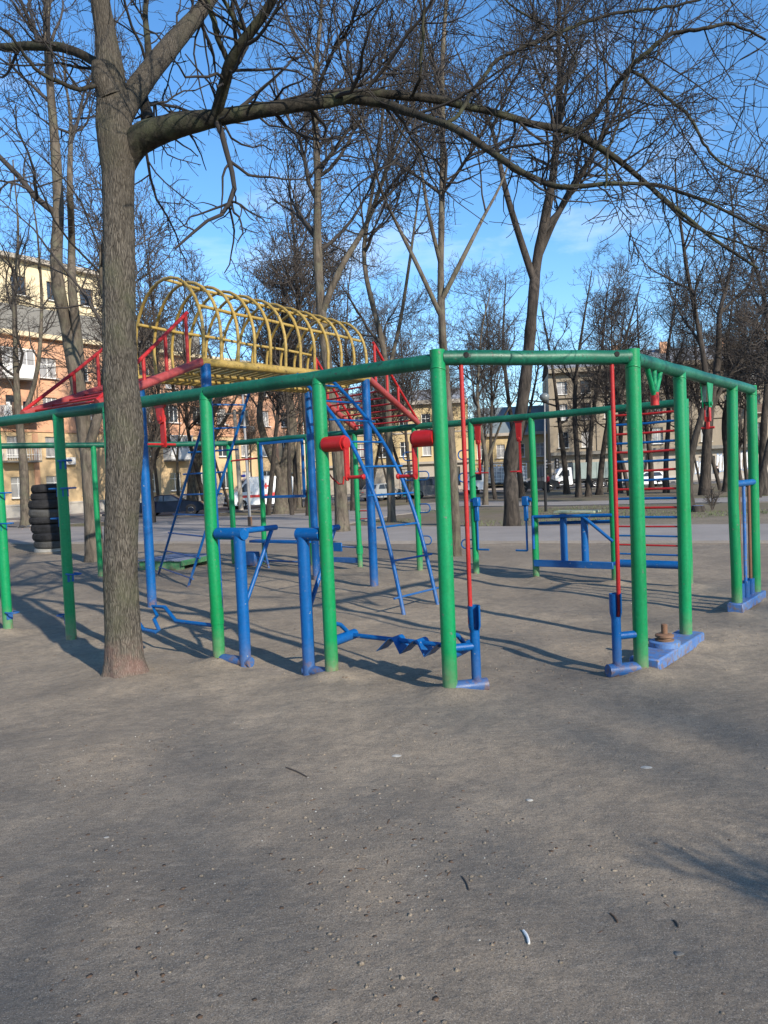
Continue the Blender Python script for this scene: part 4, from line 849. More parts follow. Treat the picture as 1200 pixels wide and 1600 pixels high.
def win_mesh(w_, h_, style, frame):
    key = (round(w_, 2), round(h_, 2), style, frame)
    if key in WM: return WM[key]
    f = MB(); t_ = .07
    f.box((0, 0, t_/2), (w_, .07, t_)); f.box((0, 0, h_-t_/2), (w_, .07, t_))
    for s in (-1, 1): f.box((s*(w_/2-t_/2), 0, h_/2), (t_, .066, h_-2*t_))
    nb = {1: [0.18], 2: [-.17, .17], 0: [0]}.get(style, [0])
    for q in nb: f.box((q*w_, 0, h_/2), (.06, .062, h_-2*t_))
    if style == 0: f.box((0, 0, h_*.68), (w_-2*t_, .058, .05))
    me = []
    for mb_, nm, mt_ in ((f, 'window', frame),):
        m_ = bpy.data.meshes.new(nm); m_.from_pydata(mb_.v, [], mb_.f); recalc(m_); m_.materials.append(MATS[mt_]); me.append(m_)
    for gm in ('glass', 'curtained_glass'):
        p = MB().box((0, .012, h_/2), (w_-.06, .012, h_-.06)); m_ = bpy.data.meshes.new('pane'); m_.from_pydata(p.v, [], p.f); recalc(m_); m_.materials.append(MATS[gm]); me.append(m_)
    s_ = MB().box((0, -.14, -.03), (w_+.16, .26, .06)); m_ = bpy.data.meshes.new('sill'); m_.from_pydata(s_.v, [], s_.f); recalc(m_); m_.materials.append(MATS['white_paint']); me.append(m_)
    WM[key] = me; return me
def link(name, me, parent, loc=(0, 0, 0), rz=0.0):
    o = bpy.data.objects.new(name, me); col.objects.link(o); o.parent = parent; o.location = tuple(map(float, loc)); o.rotation_euler = (0, 0, rz); return o
class Facade:
    """a wall from p0 to p1 (outside on the right-hand side), z0..z1, with openings cut through it"""
    def __init__(s, th, p0, p1, z0, depth=.22):
        s.th = th; s.p0 = V(*p0); s.u = nrm(V(*p1)-s.p0); s.L = np.linalg.norm(V(*p1)-s.p0); s.n = V(s.u[1], -s.u[0]); s.z0 = z0; s.d = depth; s.rz = math.atan2(s.u[1], s.u[0]); s.op = []
    def P(s, a, z, off=0.0): q = s.p0+s.u*a+s.n*off; return V(q[0], q[1], s.z0+z)
    def ax(s): return (V(*s.u, 0), V(*s.n, 0), V(0, 0, 1))
    def window(s, a, z, w_, h_, style=0, frame='white_paint', rng=random, sill=True, name='window'):
        s.op.append((a-w_/2, a+w_/2, z, z+h_)); me = win_mesh(w_, h_, style, frame)
        o = link(name, me[0], s.th, s.P(a, z, -s.d+.05)-ORG[s.th], s.rz); link('pane', me[1] if rng.random() < .55 else me[2], o)
        if sill: link('sill', me[3], o, (0, -s.d+.05, 0))
        return o
    def wall(s, z1, z2, material, name='wall'):
        ops = [o for o in s.op if o[3] > z1+1e-4 and o[2] < z2-1e-4]; m_ = MB()
        A_ = sorted({0, s.L, *[q for o in ops for q in o[:2]]}); Z_ = sorted({z1, z2, *[min(max(q, z1), z2) for o in ops for q in o[2:]]})
        for i in range(len(A_)-1):
            for j in range(len(Z_)-1):
                ca, cz = (A_[i]+A_[i+1])/2, (Z_[j]+Z_[j+1])/2
                if any(o[0] < ca < o[1] and o[2] < cz < o[3] for o in ops): continue
                m_.add([s.P(A_[i], Z_[j]), s.P(A_[i+1], Z_[j]), s.P(A_[i+1], Z_[j+1]), s.P(A_[i], Z_[j+1])], [(0, 1, 2, 3)])
        for a0, a1, y0, y1 in ops:
            y0, y1 = max(y0, z1), min(y1, z2); q = [s.P(a0, y0), s.P(a1, y0), s.P(a1, y1), s.P(a0, y1)]; r_ = [s.P(a0, y0, -s.d), s.P(a1, y0, -s.d), s.P(a1, y1, -s.d), s.P(a0, y1, -s.d)]
            m_.add(q+r_, [(i, (i+1) % 4, 4+(i+1) % 4, 4+i) for i in range(4)])
        me = bpy.data.meshes.new(name); off = ORG[s.th]; me.from_pydata([tuple(np.array(p)-off) for p in m_.v], [], m_.f); me.materials.append(MATS[material])
        o = bpy.data.objects.new(name, me); col.objects.link(o); o.parent = s.th; return o
    def band(s, z, h_, proj, material, name='cornice', a0=0, a1=None):
        a1 = s.L if a1 is None else a1
        return mk(name, MB().box(s.P((a0+a1)/2, z+h_/2, proj/2-.05), (a1-a0+.06, proj+.1, h_), s.ax()), material, s.th, 0)
    def slab(s, a, z, w_, h_, proj, material, name): return mk(name, MB().box(s.P(a, z+h_/2, proj/2+.002), (w_, proj, h_), s.ax()), material, s.th, 0)
def body(th, p0, p1, depth, z0, z1, material):     # the block behind a facade
    p0, p1 = V(*p0), V(*p1); u = nrm(p1-p0); n = V(-u[1], u[0]); i_ = .0
    q = [p0, p0+n*depth, p1+n*depth, p1]; m_ = MB()
    v_ = [V(*p, z0) for p in q]+[V(*p, z1) for p in q]
    m_.add(v_, [(0, 1, 5, 4), (1, 2, 6, 5), (2, 3, 7, 6)])
    return mk('side_wall', m_, material, th, 0)
rnd = random.Random(4)
ZS = -.25
# --- orange apartment house on the left
def fac(x, Y): p = at(x, 765, Y); return p[:2]
e0, e1 = fac(30, 60.5), fac(450, 85); dd = nrm(e1-e0); f_a, f_b = e0-dd*26, e1+dd*3.0
oh = empty('apartment_house', V(*f_a, ZS), 'orange and ochre four-storey apartment house with white windows and small balconies', 'building')
fc = Facade(oh, f_a, f_b, ZS); HT = 14.35; floors = [1.55, 4.75, 7.95, 11.15]
ncol = int(fc.L/3.05)
for k in range(ncol):
    a = 1.6+k*3.05
    if a > fc.L-1.2: break
    for fl, z in enumerate(floors):
        if fl == 0 and k in (11, 18): continue
        st = [0, 2, 1, 0][(k*7+fl*3) % 4]
        fc.window(a, z, 1.25 if (k+fl) % 3 else 1.5, 1.65, st, rng=rnd)
for k in (11, 18):                            # entrance doors with canopies
    a = 1.6+k*3.05; fc.op.append((a-.7, a+.7, .1, 2.5)); dm = win_mesh(1.4, 2.4, 0, 'wood_brown'); o = link('door', dm[0], oh, fc.P(a, .1, -.17)-ORG[oh], fc.rz); link('pane', dm[1], o)
    fc.slab(a, 2.75, 2.2, .16, 1.1, 'attic_grey', 'canopy')
fc.wall(0, 1.0, 'plinth', 'plinth'); fc.wall(1.0, 6.9, 'plaster_ochre'); fc.wall(6.9, HT, 'plaster_orange')
fc.band(6.75, .22, .10, 'plaster_orange', 'string_course'); fc.band(1.0-.1, .14, .06, 'plinth', 'plinth_cap'); fc.band(HT-.1, .35, .55, 'plaster_cream')
for k in range(0, ncol, 3): fc.slab(.1+k*3.05, 1.05, .45, 5.6, .07, 'plaster_orange', 'pilaster')
def balcony(k, z, mat_, solid, w_=2.6, hang=False):
    a = 1.6+k*3.05; sl_ = fc.slab(a, z-.45, w_, .14, 1.15, 'attic_grey', 'balcony')
    pr = 1.12
    if solid:
        mk('parapet', MB().box(fc.P(a, z+.2, pr), (w_, .06, 1.05), fc.ax()).box(fc.P(a-w_/2+.03, z+.2, pr/2), (.06, pr, 1.05), fc.ax()).box(fc.P(a+w_/2-.03, z+.2, pr/2), (.06, pr, 1.05), fc.ax()), mat_, sl_, 0)
        if solid == 2:
            m_ = MB(); m_.box(fc.P(a, z+1.9, pr/2+.02), (w_+.1, pr+.1, .1), fc.ax())
            for s in np.linspace(-w_/2+.04, w_/2-.04, 5): m_.box(fc.P(a+s, z+1.3, pr), (.07, .06, 1.15), fc.ax())
            mk('glazing_frame', m_, 'white_paint', sl_, 0); mk('pane', MB().box(fc.P(a, z+1.3, pr-.03), (w_-.1, .02, 1.1), fc.ax()), 'curtained_glass', sl_, 0)
    else:
        m_ = MB(); m_.box(fc.P(a, z+.68, pr), (w_, .05, .05), fc.ax()); m_.box(fc.P(a, z+.15, pr), (w_, .04, .04), fc.ax())
        for s in np.linspace(-w_/2+.03, w_/2-.03, 15): m_.box(fc.P(a+s, z+.2, pr), (.03, .03, .96), fc.ax())
        for sd in (-1, 1):
            for q in np.linspace(.1, pr-.1, 6): m_.box(fc.P(a+sd*(w_/2-.03), z+.2, q), (.03, .03, .96), fc.ax())
            m_.box(fc.P(a+sd*(w_/2-.03), z+.68, pr/2), (.05, pr, .05), fc.ax())
        mk('railing', m_, mat_, sl_, 0)
    if hang:
        for i, s in enumerate(np.linspace(-w_/2+.3, w_/2-.3, 6)):
            mk('laundry', MB().box(fc.P(a+s, z+.55-(i % 3)*.1, pr+.12), (.30, .02, .8+.2*(i % 2)), fc.ax()), ['white_paint', 'wood_brown', 'shutter_grey', 'car_navy'][i % 4], sl_, 0)
plain('car_navy', (.004, .006, .018), .10, .0, .1, 1); MATS['car_navy'].node_tree.nodes['Principled BSDF'].inputs['Specular IOR Level'].default_value = .35
kk = [int(round((np.linalg.norm(fac(x, 1/(.01653-1.13e-5*(x-30)))-f_a)-1.6)/3.05)) for x in (52, 52, 262, 55, 12)]
balcony(kk[0], floors[1], 'white_paint', 0, 2.8); balcony(kk[1], floors[2], 'white_paint', 1, 2.8, True); balcony(kk[2], floors[1], 'white_paint', 2, 2.6); balcony(kk[0], floors[3], 'white_paint', 2, 2.6); balcony(kk[4]-2, floors[2], 'white_paint', 0)
for x, fl in ((110, 1), (305, 1), (395, 2)):
    a = np.linalg.norm(fac(x, 1/(.01653-1.13e-5*(x-30)))-f_a); o = mk('air_conditioner', MB().box(fc.P(a, floors[fl]-.35, .24), (.85, .36, .6), fc.ax(), .03), 'white_paint', oh, 0)
    mk('fan_grille', MB().lathe(fc.P(a-.15, floors[fl]-.35, .425), [(.22, 0), (.22, .012), (.05, .014)], 18, (V(*fc.u, 0), V(0, 0, 1), V(*fc.n, 0))), 'shutter_grey', o)
body(oh, f_a, f_b, 11, ZS, ZS+HT, 'plaster_ochre')
mk('roof', MB().add([V(*(f_a-fc.n*-.5), ZS+HT+.25), V(*(f_b-fc.n*-.5), ZS+HT+.25), V(*(f_b-fc.n*5.5), ZS+HT+1.1), V(*(f_a-fc.n*5.5), ZS+HT+1.1), V(*(f_b-fc.n*11), ZS+HT+.2), V(*(f_a-fc.n*11), ZS+HT+.2)], [(0, 1, 2, 3), (3, 2, 4, 5)]), 'roof_grey', oh, 0)
a0_ = np.linalg.norm(e0-f_a); fc.slab(a0_+2, HT+.26, 34, 2.1, -1.6, 'attic_grey', 'parapet')
# --- taller cream block behind it
h0, h1 = e0-dd*30-fc.n*9, e0+dd*16-fc.n*9
ch = empty('apartment_block', V(*h0, ZS), 'taller cream brick block rising behind orange apartment house', 'building')
f2 = Facade(ch, h0, h1, ZS)
for k in range(13):
    for z in (13.4, 16.6, 19.9): f2.window(2+k*3.4, z, 1.4, 1.75, k % 3, 'wood_brown', rnd)
f2.wall(0, 23.2, 'plaster_cream'); f2.band(19.2, .22, .12, 'plaster_cream', 'string_course'); f2.band(23.0, .4, .7, 'stone_pale'); body(ch, h0, h1, 10, ZS, ZS+23.2, 'plaster_cream')
mk('roof', MB().add([V(*h0, ZS+23.3), V(*h1, ZS+23.3), V(*(h1-f2.n*5), ZS+24.6), V(*(h0-f2.n*5), ZS+24.6), V(*(h1-f2.n*10), ZS+23.3), V(*(h0-f2.n*10), ZS+23.3)], [(0, 1, 2, 3), (3, 2, 4, 5)]), 'roof_grey', ch, 0)
# --- yellow house in the middle
def fx(x, Y): p = at(x, 745, Y); return p[:2]
y0, y1 = fx(478, 101), fx(735, 100)
yh = empty('yellow_house', V(*y0, ZS), 'yellow three-storey house with balcony ledge seen behind red hand cranks', 'building')
f3 = Facade(yh, y0, y1, ZS); nc = int(f3.L/2.9)
for k in range(nc):
    for fl, z in enumerate((4.6, 8.1)): f3.window(1.5+k*2.9, z, 1.15, 1.9, 0, rng=rnd)
    if k % 2 == 0: f3.window(1.7+k*2.9, .5, 2.2, 2.5, 2, 'wood_brown', rnd, False, 'shop_window')
f3.wall(0, 3.6, 'stone_pale'); f3.wall(3.6, 11.3, 'yellow_house'); f3.band(3.5, .3, .5, 'stone_pale'); f3.band(7.5, .18, .12, 'stone_pale', 'string_course'); f3.band(11.2, .5, .7, 'stone_pale'); body(yh, y0, y1, 9, ZS, ZS+11.3, 'yellow_house')
mk('roof', MB().prism([V(*y0, ZS+11.7), V(*(y0-f3.n*9), ZS+11.7), V(*(y0-f3.n*4.5), ZS+13.6)], V(*(y1-y0), 0)), 'roof_grey', yh, 0)
# --- lower cream house with blue-grey roof
y0, y1 = fx(738, 103), fx(872, 102)
bh = empty('cream_house', V(*y0, ZS), 'low cream house with tall blue-grey roof behind pruned tree', 'building')
f4 = Facade(bh, y0, y1, ZS); nc = int(f4.L/2.6)
for k in range(nc):
    f4.window(1.3+k*2.6, 3.9, 1.1, 1.8, 0, rng=rnd); f4.window(1.3+k*2.6, .6, 1.3, 2.2, 2, 'white_paint', rnd, False, 'shop_window')
f4.wall(0, 6.9, 'yellow_house'); f4.band(3.2, .2, .2, 'stone_pale', 'string_course'); f4.band(6.8, .4, .6, 'stone_pale'); body(bh, y0, y1, 10, ZS, ZS+6.9, 'yellow_house')
c0, c1 = V(*y0, ZS+7.2), V(*y1, ZS+7.2); n_ = V(*f4.n, 0)
mk('roof', MB().add([c0, c1, c1-n_*10, c0-n_*10, c0-n_*2+V(1, 0, 3.6), c1-n_*2+V(-1, 0, 3.6), c1-n_*8+V(-1, 0, 3.6), c0-n_*8+V(1, 0, 3.6)], [(0, 1, 5, 4), (1, 2, 6, 5), (2, 3, 7, 6), (3, 0, 4, 7), (4, 5, 6, 7)]), 'roof_blue', bh, 0)
# --- long stone building on the right with graffiti
y0, y1 = fx(862, 97), fx(1330, 92)
rb = empty('stone_building', V(*y0, ZS), 'long weathered beige four-storey building with graffiti along its ground floor', 'building')
f5 = Facade(rb, y0, y1, ZS, .3); nc = int(f5.L/2.85)
for k in range(nc):
    a = 1.6+k*2.85
    for z in (4.7, 8.2, 11.4): f5.window(a, z, 1.25, 2.0 if z < 11 else 1.6, k % 2*0, 'wood_brown' if (k+int(z)) % 3 == 0 else 'white_paint', rnd)
    if k % 3 == 0: f5.window(a, .7, 1.9, 2.2, 2, 'shutter_grey', rnd, False, 'shop_window')
f5.wall(0, .7, 'plinth', 'plinth'); f5.wall(.7, 3.9, 'stone_pale'); f5.wall(3.9, 14.2, 'stone_beige')
f5.band(3.75, .4, .9, 'attic_grey'); f5.band(7.5, .25, .2, 'stone_beige', 'string_course'); f5.band(10.9, .3, .3, 'stone_beige', 'string_course'); f5.band(14.0, .55, .9, 'stone_beige')
for k in range(0, nc, 2): f5.slab(.2+k*2.85, 4.2, .5, 9.7, .12, 'stone_beige', 'pilaster')
for k in (3, 8, 13, 17): sl_ = f5.slab(1.6+k*2.85, 7.75, 2.2, .14, .9, 'stone_pale', 'balcony'); mk('railing', MB().box(f5.P(1.6+k*2.85, 8.4, .85), (2.2, .05, 1.0), f5.ax()), 'wood_brown', sl_, 0)
body(rb, y0, y1, 12, ZS, ZS+14.2, 'stone_beige')
n_ = V(*f5.n, 0); c0, c1 = V(*y0, ZS+14.55)+n_*.6, V(*y1, ZS+14.55)+n_*.6
ro = mk('roof', MB().add([c0, c1, c1-n_*6.5+V(0, 0, 2.6), c0-n_*6.5+V(0, 0, 2.6), c1-n_*13, c0-n_*13], [(0, 1, 2, 3), (3, 2, 4, 5)]), 'roof_grey', rb, 0)
for s in (.25, .42, .62, .8): mk('chimney', MB().box(f5.P(f5.L*s, 16.6, -4), (.9, .8, 2.2), f5.ax()), 'plaster_orange', ro, 0)
# graffiti: thick outlined strokes of white and blue on the ground-floor plaster
plain('spray_white', (.70, .72, .74), .8, 0, .15, 4); plain('spray_blue', (.20, .30, .48), .8, 0, .2, 4)
def sa(x): return (at(x, 740, 95)[:2]-y0)@f5.u
for gi, (x0, x1, zb, zt) in enumerate([(1116, 1140, 1.0, 3.0), (1152, 1172, 1.1, 3.3), (1084, 1096, .8, 2.2)]):
    a0_, a1_ = sa(x0), sa(x1); m1, m2 = MB(), MB(); rg = random.Random(gi+3); n = 5 if gi < 2 else 2
    for i in range(n):
        c_ = lerp([a0_], [a1_], (i+.5)/n)[0]; wd = (a1_-a0_)/n*.55
        pts = [(c_-wd*rg.uniform(.6, 1), zb), (c_+wd*rg.uniform(.1, .9), zb+rg.uniform(0, .3)), (c_+wd*rg.uniform(-.2, .3), (zb+zt)/2-.1), (c_+wd*rg.uniform(.5, 1), (zb+zt)/2+.2), (c_+wd*.7, zt), (c_-wd*rg.uniform(.2, .8), zt-rg.uniform(0, .4)), (c_-wd*.5, (zb+zt)/2+.1)]
        ctr_ = np.mean(pts, axis=0)
        m2.prism([f5.P(*(ctr_+(np.array(p)-ctr_)*1.16), .004+.001*i) for p in pts], V(*f5.n, 0)*.004); m1.prism([f5.P(*p, .016+.001*i) for p in pts], V(*f5.n, 0)*.004)
    mk('graffiti', m2, 'spray_blue', rb, 0); mk('graffiti', m1, 'spray_white', rb, 0)
# ------------------------------------------------------------------ vehicles (local x forward, y left, z up)
plain('car_silver', (.30, .31, .32), .3, .2, .05, 1); plain('car_white', (.72, .73, .74), .25, 0, .05, 1); plain('car_grey', (.10, .10, .105), .3, .3, .1, 1); plain('car_black', (.012, .013, .016), .2, .3, .1, 1)
plain('rubber', (.022, .022, .024), .85, 0, .35, 9, .3); plain('rim', (.55, .55, .56), .3, .8, .1, 5); plain('trim_black', (.02, .02, .022), .5, 0, .1, 5); [MATS[q].node_tree.nodes['Principled BSDF'].inputs['Specular IOR Level'].__setattr__('default_value', .12) for q in ('car_navy', 'car_black', 'car_grey', 'trim_black', 'rubber')]; plain('lamp_red', (.45, .02, .02), .25, 0, .1, 4); plain('lamp_clear', (.65, .66, .68), .12, 0, .05, 4)
plain('stripe_red', (.62, .03, .03), .4, 0, .05, 3); plain('beacon_blue', (.03, .06, .65), .2, 0, .1, 3); plain('cargo', (.36, .38, .42), .8, 0, .35, 2.0); plain('truck_green', (.20, .25, .24), .6, 0, .2, 1)
def loc_mk(name, mb, material, parent, th, smooth=30):
    o = mk(name, mb, material, parent, smooth, local=True); return o
def vehicle(name, label, pos, heading, L, Wd, prof, glass, colr, wheels, wr=.33, cat='car', belt=.9, tumble=.16, extras=None):
    th = empty(name, pos, label, cat); th.rotation_euler = (0, 0, heading)
    m_ = MB(); n = len(prof); vs = []
    ylv = [(-1, 1.0), (-.92, 1.0), (.92, 1.0), (1, 1.0)]
    def yw(z, e): return Wd/2*e*(1-tumble*max(0, z-belt)/.6)
    rows = [-1, -.93, .93, 1]
    for e in rows:
        for x, z in prof:
            ins = .985 if abs(e) == 1 else 1.0
            cx = L/2; vs.append(((x-cx)*ins, yw(z, e), belt*.55+(z-belt*.55)*(ins if abs(e) == 1 else 1)))
    fs = [(r*n+i, r*n+(i+1) % n, (r+1)*n+(i+1) % n, (r+1)*n+i) for r in range(3) for i in range(n)]; fs += [tuple(range(n)), tuple(3*n+i for i in range(n-1, -1, -1))]
    bod = loc_mk('body', m_.add(vs, fs), colr, th, th, 28)
    for poly, kind in glass:
        if kind == 'side':
            for sd in (-1, 1):
                q = [V(x-L/2, sd*(yw(z, 1)+.004), z) for x, z in poly]; loc_mk('window', MB().prism(q, V(0, sd*.008, 0)), 'glass', th, th, 0)
        else:
            (xa, za), (xb, zb) = poly; q = [V(xa-L/2, -yw(za, .86), za), V(xa-L/2, yw(za, .86), za), V(xb-L/2, yw(zb, .84), zb), V(xb-L/2, -yw(zb, .84), zb)]
            nn_ = nrm(np.cross(q[1]-q[0], q[2]-q[1])); nn_ = nn_ if nn_[0]*kind > 0 else -nn_
            loc_mk('windscreen' if kind > 0 else 'rear_window', MB().prism([p+nn_*.004 for p in q], nn_*.008), 'glass', th, th, 0)
    for x in wheels:
        for sd in (-1, 1):
            axs = (V(1, 0, 0), V(0, 0, 1), V(0, sd, 0)); c_ = V(x-L/2, sd*(Wd/2-.20), wr)
            wl = loc_mk('wheel', MB().lathe(c_, [(wr*.6, 0), (wr*.93, .0), (wr, .03), (wr, .17), (wr*.93, .205), (wr*.66, .205), (wr*.64, .19)], 22, axs), 'rubber', th, th)
            rm = MB().lathe(c_, [(wr*.62, .10), (wr*.64, .195), (wr*.58, .20), (wr*.55, .15), (.06, .16), (.05, .19)], 20, axs)
            for s5 in range(5):
                a_ = s5*2*math.pi/5; d_ = V(math.cos(a_), 0, math.sin(a_)); rm.prism([c_+V(0, sd*.17, 0)+d_*.05+V(-d_[2], 0, d_[0])*.035, c_+V(0, sd*.17, 0)+d_*wr*.58+V(-d_[2], 0, d_[0])*.03, c_+V(0, sd*.17, 0)+d_*wr*.58-V(-d_[2], 0, d_[0])*.03, c_+V(0, sd*.17, 0)+d_*.05-V(-d_[2], 0, d_[0])*.035], V(0, sd*.02, 0))
            loc_mk('rim', rm, 'rim', wl, th)
            loc_mk('wheel_arch', MB().lathe(c_+V(0, sd*.0, .01), [(wr*1.16, 0), (wr*1.16, .196), (wr*1.02, .198)], 22, axs), 'trim_black', th, th)
    zl = belt*.72
    for sd in (-1, 1):
        loc_mk('headlight', MB().box((L/2-.10, sd*(Wd/2-.26), zl), (.16, .34, .15), None, .03), 'lamp_clear', th, th); loc_mk('tail_light', MB().box((-L/2+.07, sd*(Wd/2-.20), zl+.06), (.12, .26, .18), None, .02), 'lamp_red', th, th)
        loc_mk('mirror', MB().box((L*.16, sd*(Wd/2+.09), belt+.08), (.10, .18, .13), None, .03), colr, th, th)
    loc_mk('bumper', MB().box((L/2-.06, 0, .34), (.20, Wd*.94, .20), None, .04), 'trim_black', th, th); loc_mk('bumper', MB().box((-L/2+.06, 0, .38), (.20, Wd*.94, .20), None, .04), 'trim_black' if cat != 'car' else colr, th, th)
    loc_mk('number_plate', MB().box((-L/2-.045, 0, .52), (.012, .5, .11)), 'white_paint', th, th); 
    if extras: extras(th, L, Wd)
    return th
sedan = [(0.05, .35), (0.02, .62), (.10, .95), (.55, 1.02), (1.35, 1.40), (1.75, 1.46), (2.45, 1.45), (3.25, 1.02), (4.35, .88), (4.62, .66), (4.66, .38), (4.3, .24), (.4, .24)]
sed_gl = [([(.95, 1.04), (1.42, 1.36), (1.85, 1.39), (1.85, 1.0)], 'side'), ([(1.92, 1.0), (1.92, 1.39), (2.42, 1.38), (2.95, 1.02)], 'side'), (((2.48, 1.43), (3.18, 1.05)), 1), (((.62, 1.06), (1.30, 1.38)), -1)]
roadhead = math.atan2(dd[1], dd[0])
vp = g(270, 806)
vehicle('sedan', 'navy blue sedan parked along kerb before orange apartment house', (vp[0], vp[1], float(gz(0, vp[1]))+.06), math.pi*.04, 4.68, 1.82, sedan, sed_gl, 'car_navy', (.98, 3.72), .34)
van = [(0.03, .40), (0.0, 1.2), (.06, 2.35), (.30, 2.52), (3.55, 2.52), (3.95, 2.36), (4.75, 1.42), (5.30, 1.18), (5.45, .85), (5.48, .45), (5.2, .30), (.3, .30)]
van_gl = [([(3.75, 1.35), (3.95, 2.02), (4.12, 1.98), (4.66, 1.35)], 'side'), (((4.02, 2.26), (4.70, 1.46)), 1)]
def amb(th, L, Wd):
    for sd in (-1, 1):
        y = sd*(Wd/2+.006)
        loc_mk('stripe', MB().box((-.35, y, .98), (4.0, .010, .20)), 'stripe_red', th, th, 0)
        loc_mk('stripe', MB().prism([V(-1.9, y*(1.0), 1.22), V(-.7, y, 1.22), V(-.35, y, 1.02), V(-2.2, y, 1.02)], V(0, sd*.008, 0)), 'stripe_red', th, th, 0)
        loc_mk('red_cross', MB().box((-.3, y*.93, 1.75), (.42, .03, .13)).box((-.3, y*.93, 1.75), (.13, .034, .42)), 'stripe_red', th, th, 0)
    loc_mk('beacon', MB().box((1.35, 0, 2.62), (.30, 1.3, .20), None, .05), 'beacon_blue', th, th)
    loc_mk('grille', MB().box((L/2-.02, 0, .74), (.06, 1.1, .26), None, .02), 'trim_black', th, th)
vp = g(402, 795)
vehicle('ambulance', 'white ambulance van with red stripes and blue beacon', (vp[0]+.2, vp[1]+.3, float(gz(0, vp[1]))+.06), math.pi*1.13, 5.5, 2.05, van, van_gl, 'car_white', (.95, 4.45), .35, 'ambulance', 1.25, .10, amb)
mv = [(0.05, .40), (0.0, 1.0), (.10, 1.60), (.45, 1.90), (2.9, 1.92), (3.35, 1.80), (4.05, 1.18), (4.65, 1.02), (4.85, .70), (4.85, .40), (4.5, .28), (.3, .28)]
mv_gl = [([(.35, 1.15), (.45, 1.68), (1.5, 1.72), (1.5, 1.15)], 'side'), ([(1.6, 1.15), (1.6, 1.72), (2.5, 1.72), (2.5, 1.15)], 'side'), ([(2.6, 1.15), (2.6, 1.70), (3.1, 1.68), (3.7, 1.15)], 'side'), (((3.40, 1.74), (4.0, 1.22)), 1), (((.08, 1.2), (.30, 1.78)), -1)]
vp = g(674, 778)
vehicle('minivan', 'dark grey minivan on the street behind green back post', (vp[0], vp[1], float(gz(0, vp[1]))+.06), math.pi*.10, 4.86, 1.9, mv, mv_gl, 'car_grey', (.95, 3.95), .34, 'van', 1.1, .14)
hatch = [(0.05, .35), (0.0, .70), (.08, 1.0), (.45, 1.42), (.9, 1.50), (2.1, 1.48), (2.85, 1.02), (3.75, .88), (3.98, .62), (4.0, .36), (3.7, .24), (.35, .24)]
ha_gl = [([(.45, 1.04), (.70, 1.40), (1.35, 1.42), (1.35, 1.02)], 'side'), ([(1.42, 1.02), (1.42, 1.42), (2.05, 1.40), (2.6, 1.02)], 'side'), (((2.15, 1.45), (2.80, 1.05)), 1), (((.12, 1.05), (.42, 1.40)), -1)]
for px_, py_, nm, lb, cl_, hd, ln in ((836, 768, 'sedan', 'black sedan on the street beside person in red jacket', 'car_black', 3.25, 0), (1008, 761, 'hatchback', 'white hatchback on the street behind wall bars', 'car_white', 3.05, 1), (598, 782, 'hatchback', 'silver hatchback glimpsed left of bowed blue ladder', 'car_silver', .9, 1)):
    vp = g(px_, py_); pr_, gl_ = (sedan, sed_gl) if not ln else (hatch, ha_gl)
    vehicle(nm, lb, (vp[0], vp[1], float(gz(0, vp[1]))+.06), hd, 4.68 if not ln else 4.0, 1.78, pr_, gl_, cl_, (.98, 3.72) if not ln else (.75, 3.3), .32)
# lorries
cabp = [(0, .55), (0, 2.1), (.12, 2.28), (1.15, 2.28), (1.45, 2.1), (1.85, 1.45), (1.95, 1.2), (1.98, .55), (1.9, .4), (.1, .4)]
def lorry(label, pos, hd, colr, box, cargo):
    th = vehicle('truck', label, pos, hd, 1.98, 2.0, cabp, [([(.35, 1.35), (.35, 2.0), (1.1, 2.0), (1.6, 1.4)], 'side'), (((1.42, 2.08), (1.82, 1.5)), 1)], colr, (1.2,), .40, 'truck', 1.3, .08)
    loc_mk('chassis', MB().box((-3.1, 0, .62), (4.6, .9, .22), None, .02), 'trim_black', th, th)
    bed = loc_mk('cargo_bed', MB().box((-3.15, 0, .86), (4.3, 2.15, .16), None, .02), 'trim_black', th, th)
    for x in (-4.3, -3.4) if not cargo else (-4.1,):
        for sd in (-1, 1):
            c_ = V(x, sd*.82, .40); axs = (V(1, 0, 0), V(0, 0, 1), V(0, sd, 0)); wl = loc_mk('wheel', MB().lathe(c_, [(.2, -.02), (.38, -.02), (.40, .02), (.40, .2), (.37, .23), (.24, .23)], 20, axs), 'rubber', th, th); loc_mk('rim', MB().lathe(c_, [(.22, .2), (.23, .235), (.1, .2), (.09, .25)], 16, axs), 'rim', wl, th)
    if cargo:
        m_ = MB()
        for s in np.linspace(-5.2, -1.1, 9):
            for sd in (-1, 1): m_.box((s, sd*1.03, 1.9), (.05, .05, 1.95))
        for z in np.linspace(1.1, 2.86, 6):
            for sd in (-1, 1): m_.box((-3.15, sd*1.03, z), (4.2, .045, .045))
            m_.box((-5.22, 0, z), (.045, 2.1, .045))
        loc_mk('cage', m_, 'car_white', th, th, 0); loc_mk('load', MB().box((-3.15, 0, 1.80), (3.9, 1.9, 1.7), None, .15), 'cargo', th, th)
    else:
        loc_mk('cargo_box', MB().box((-3.15, 0, 1.85), (4.3, 2.2, 1.8), None, .05), box, th, th)
        for s in (-4.6, -3.6, -2.7, -1.7):
            for sd in (-1, 1): loc_mk('box_rib', MB().box((s, sd*1.115, 1.85), (.07, .04, 1.7)), box, bed, th, 0)
vp = g(772, 771); lorry('truck with white caged load on the street behind forked tree', (vp[0]-2.0, vp[1], float(gz(0, vp[1]))+.06), math.pi*1.02, 'car_white', 'cargo', True)
vp = g(915, 763); lorry('white cab truck with grey-green box behind dark tree clump', (vp[0]-2.2, vp[1]+1.5, float(gz(0, vp[1]))+.06), math.pi*1.0, 'car_white', 'truck_green', False)
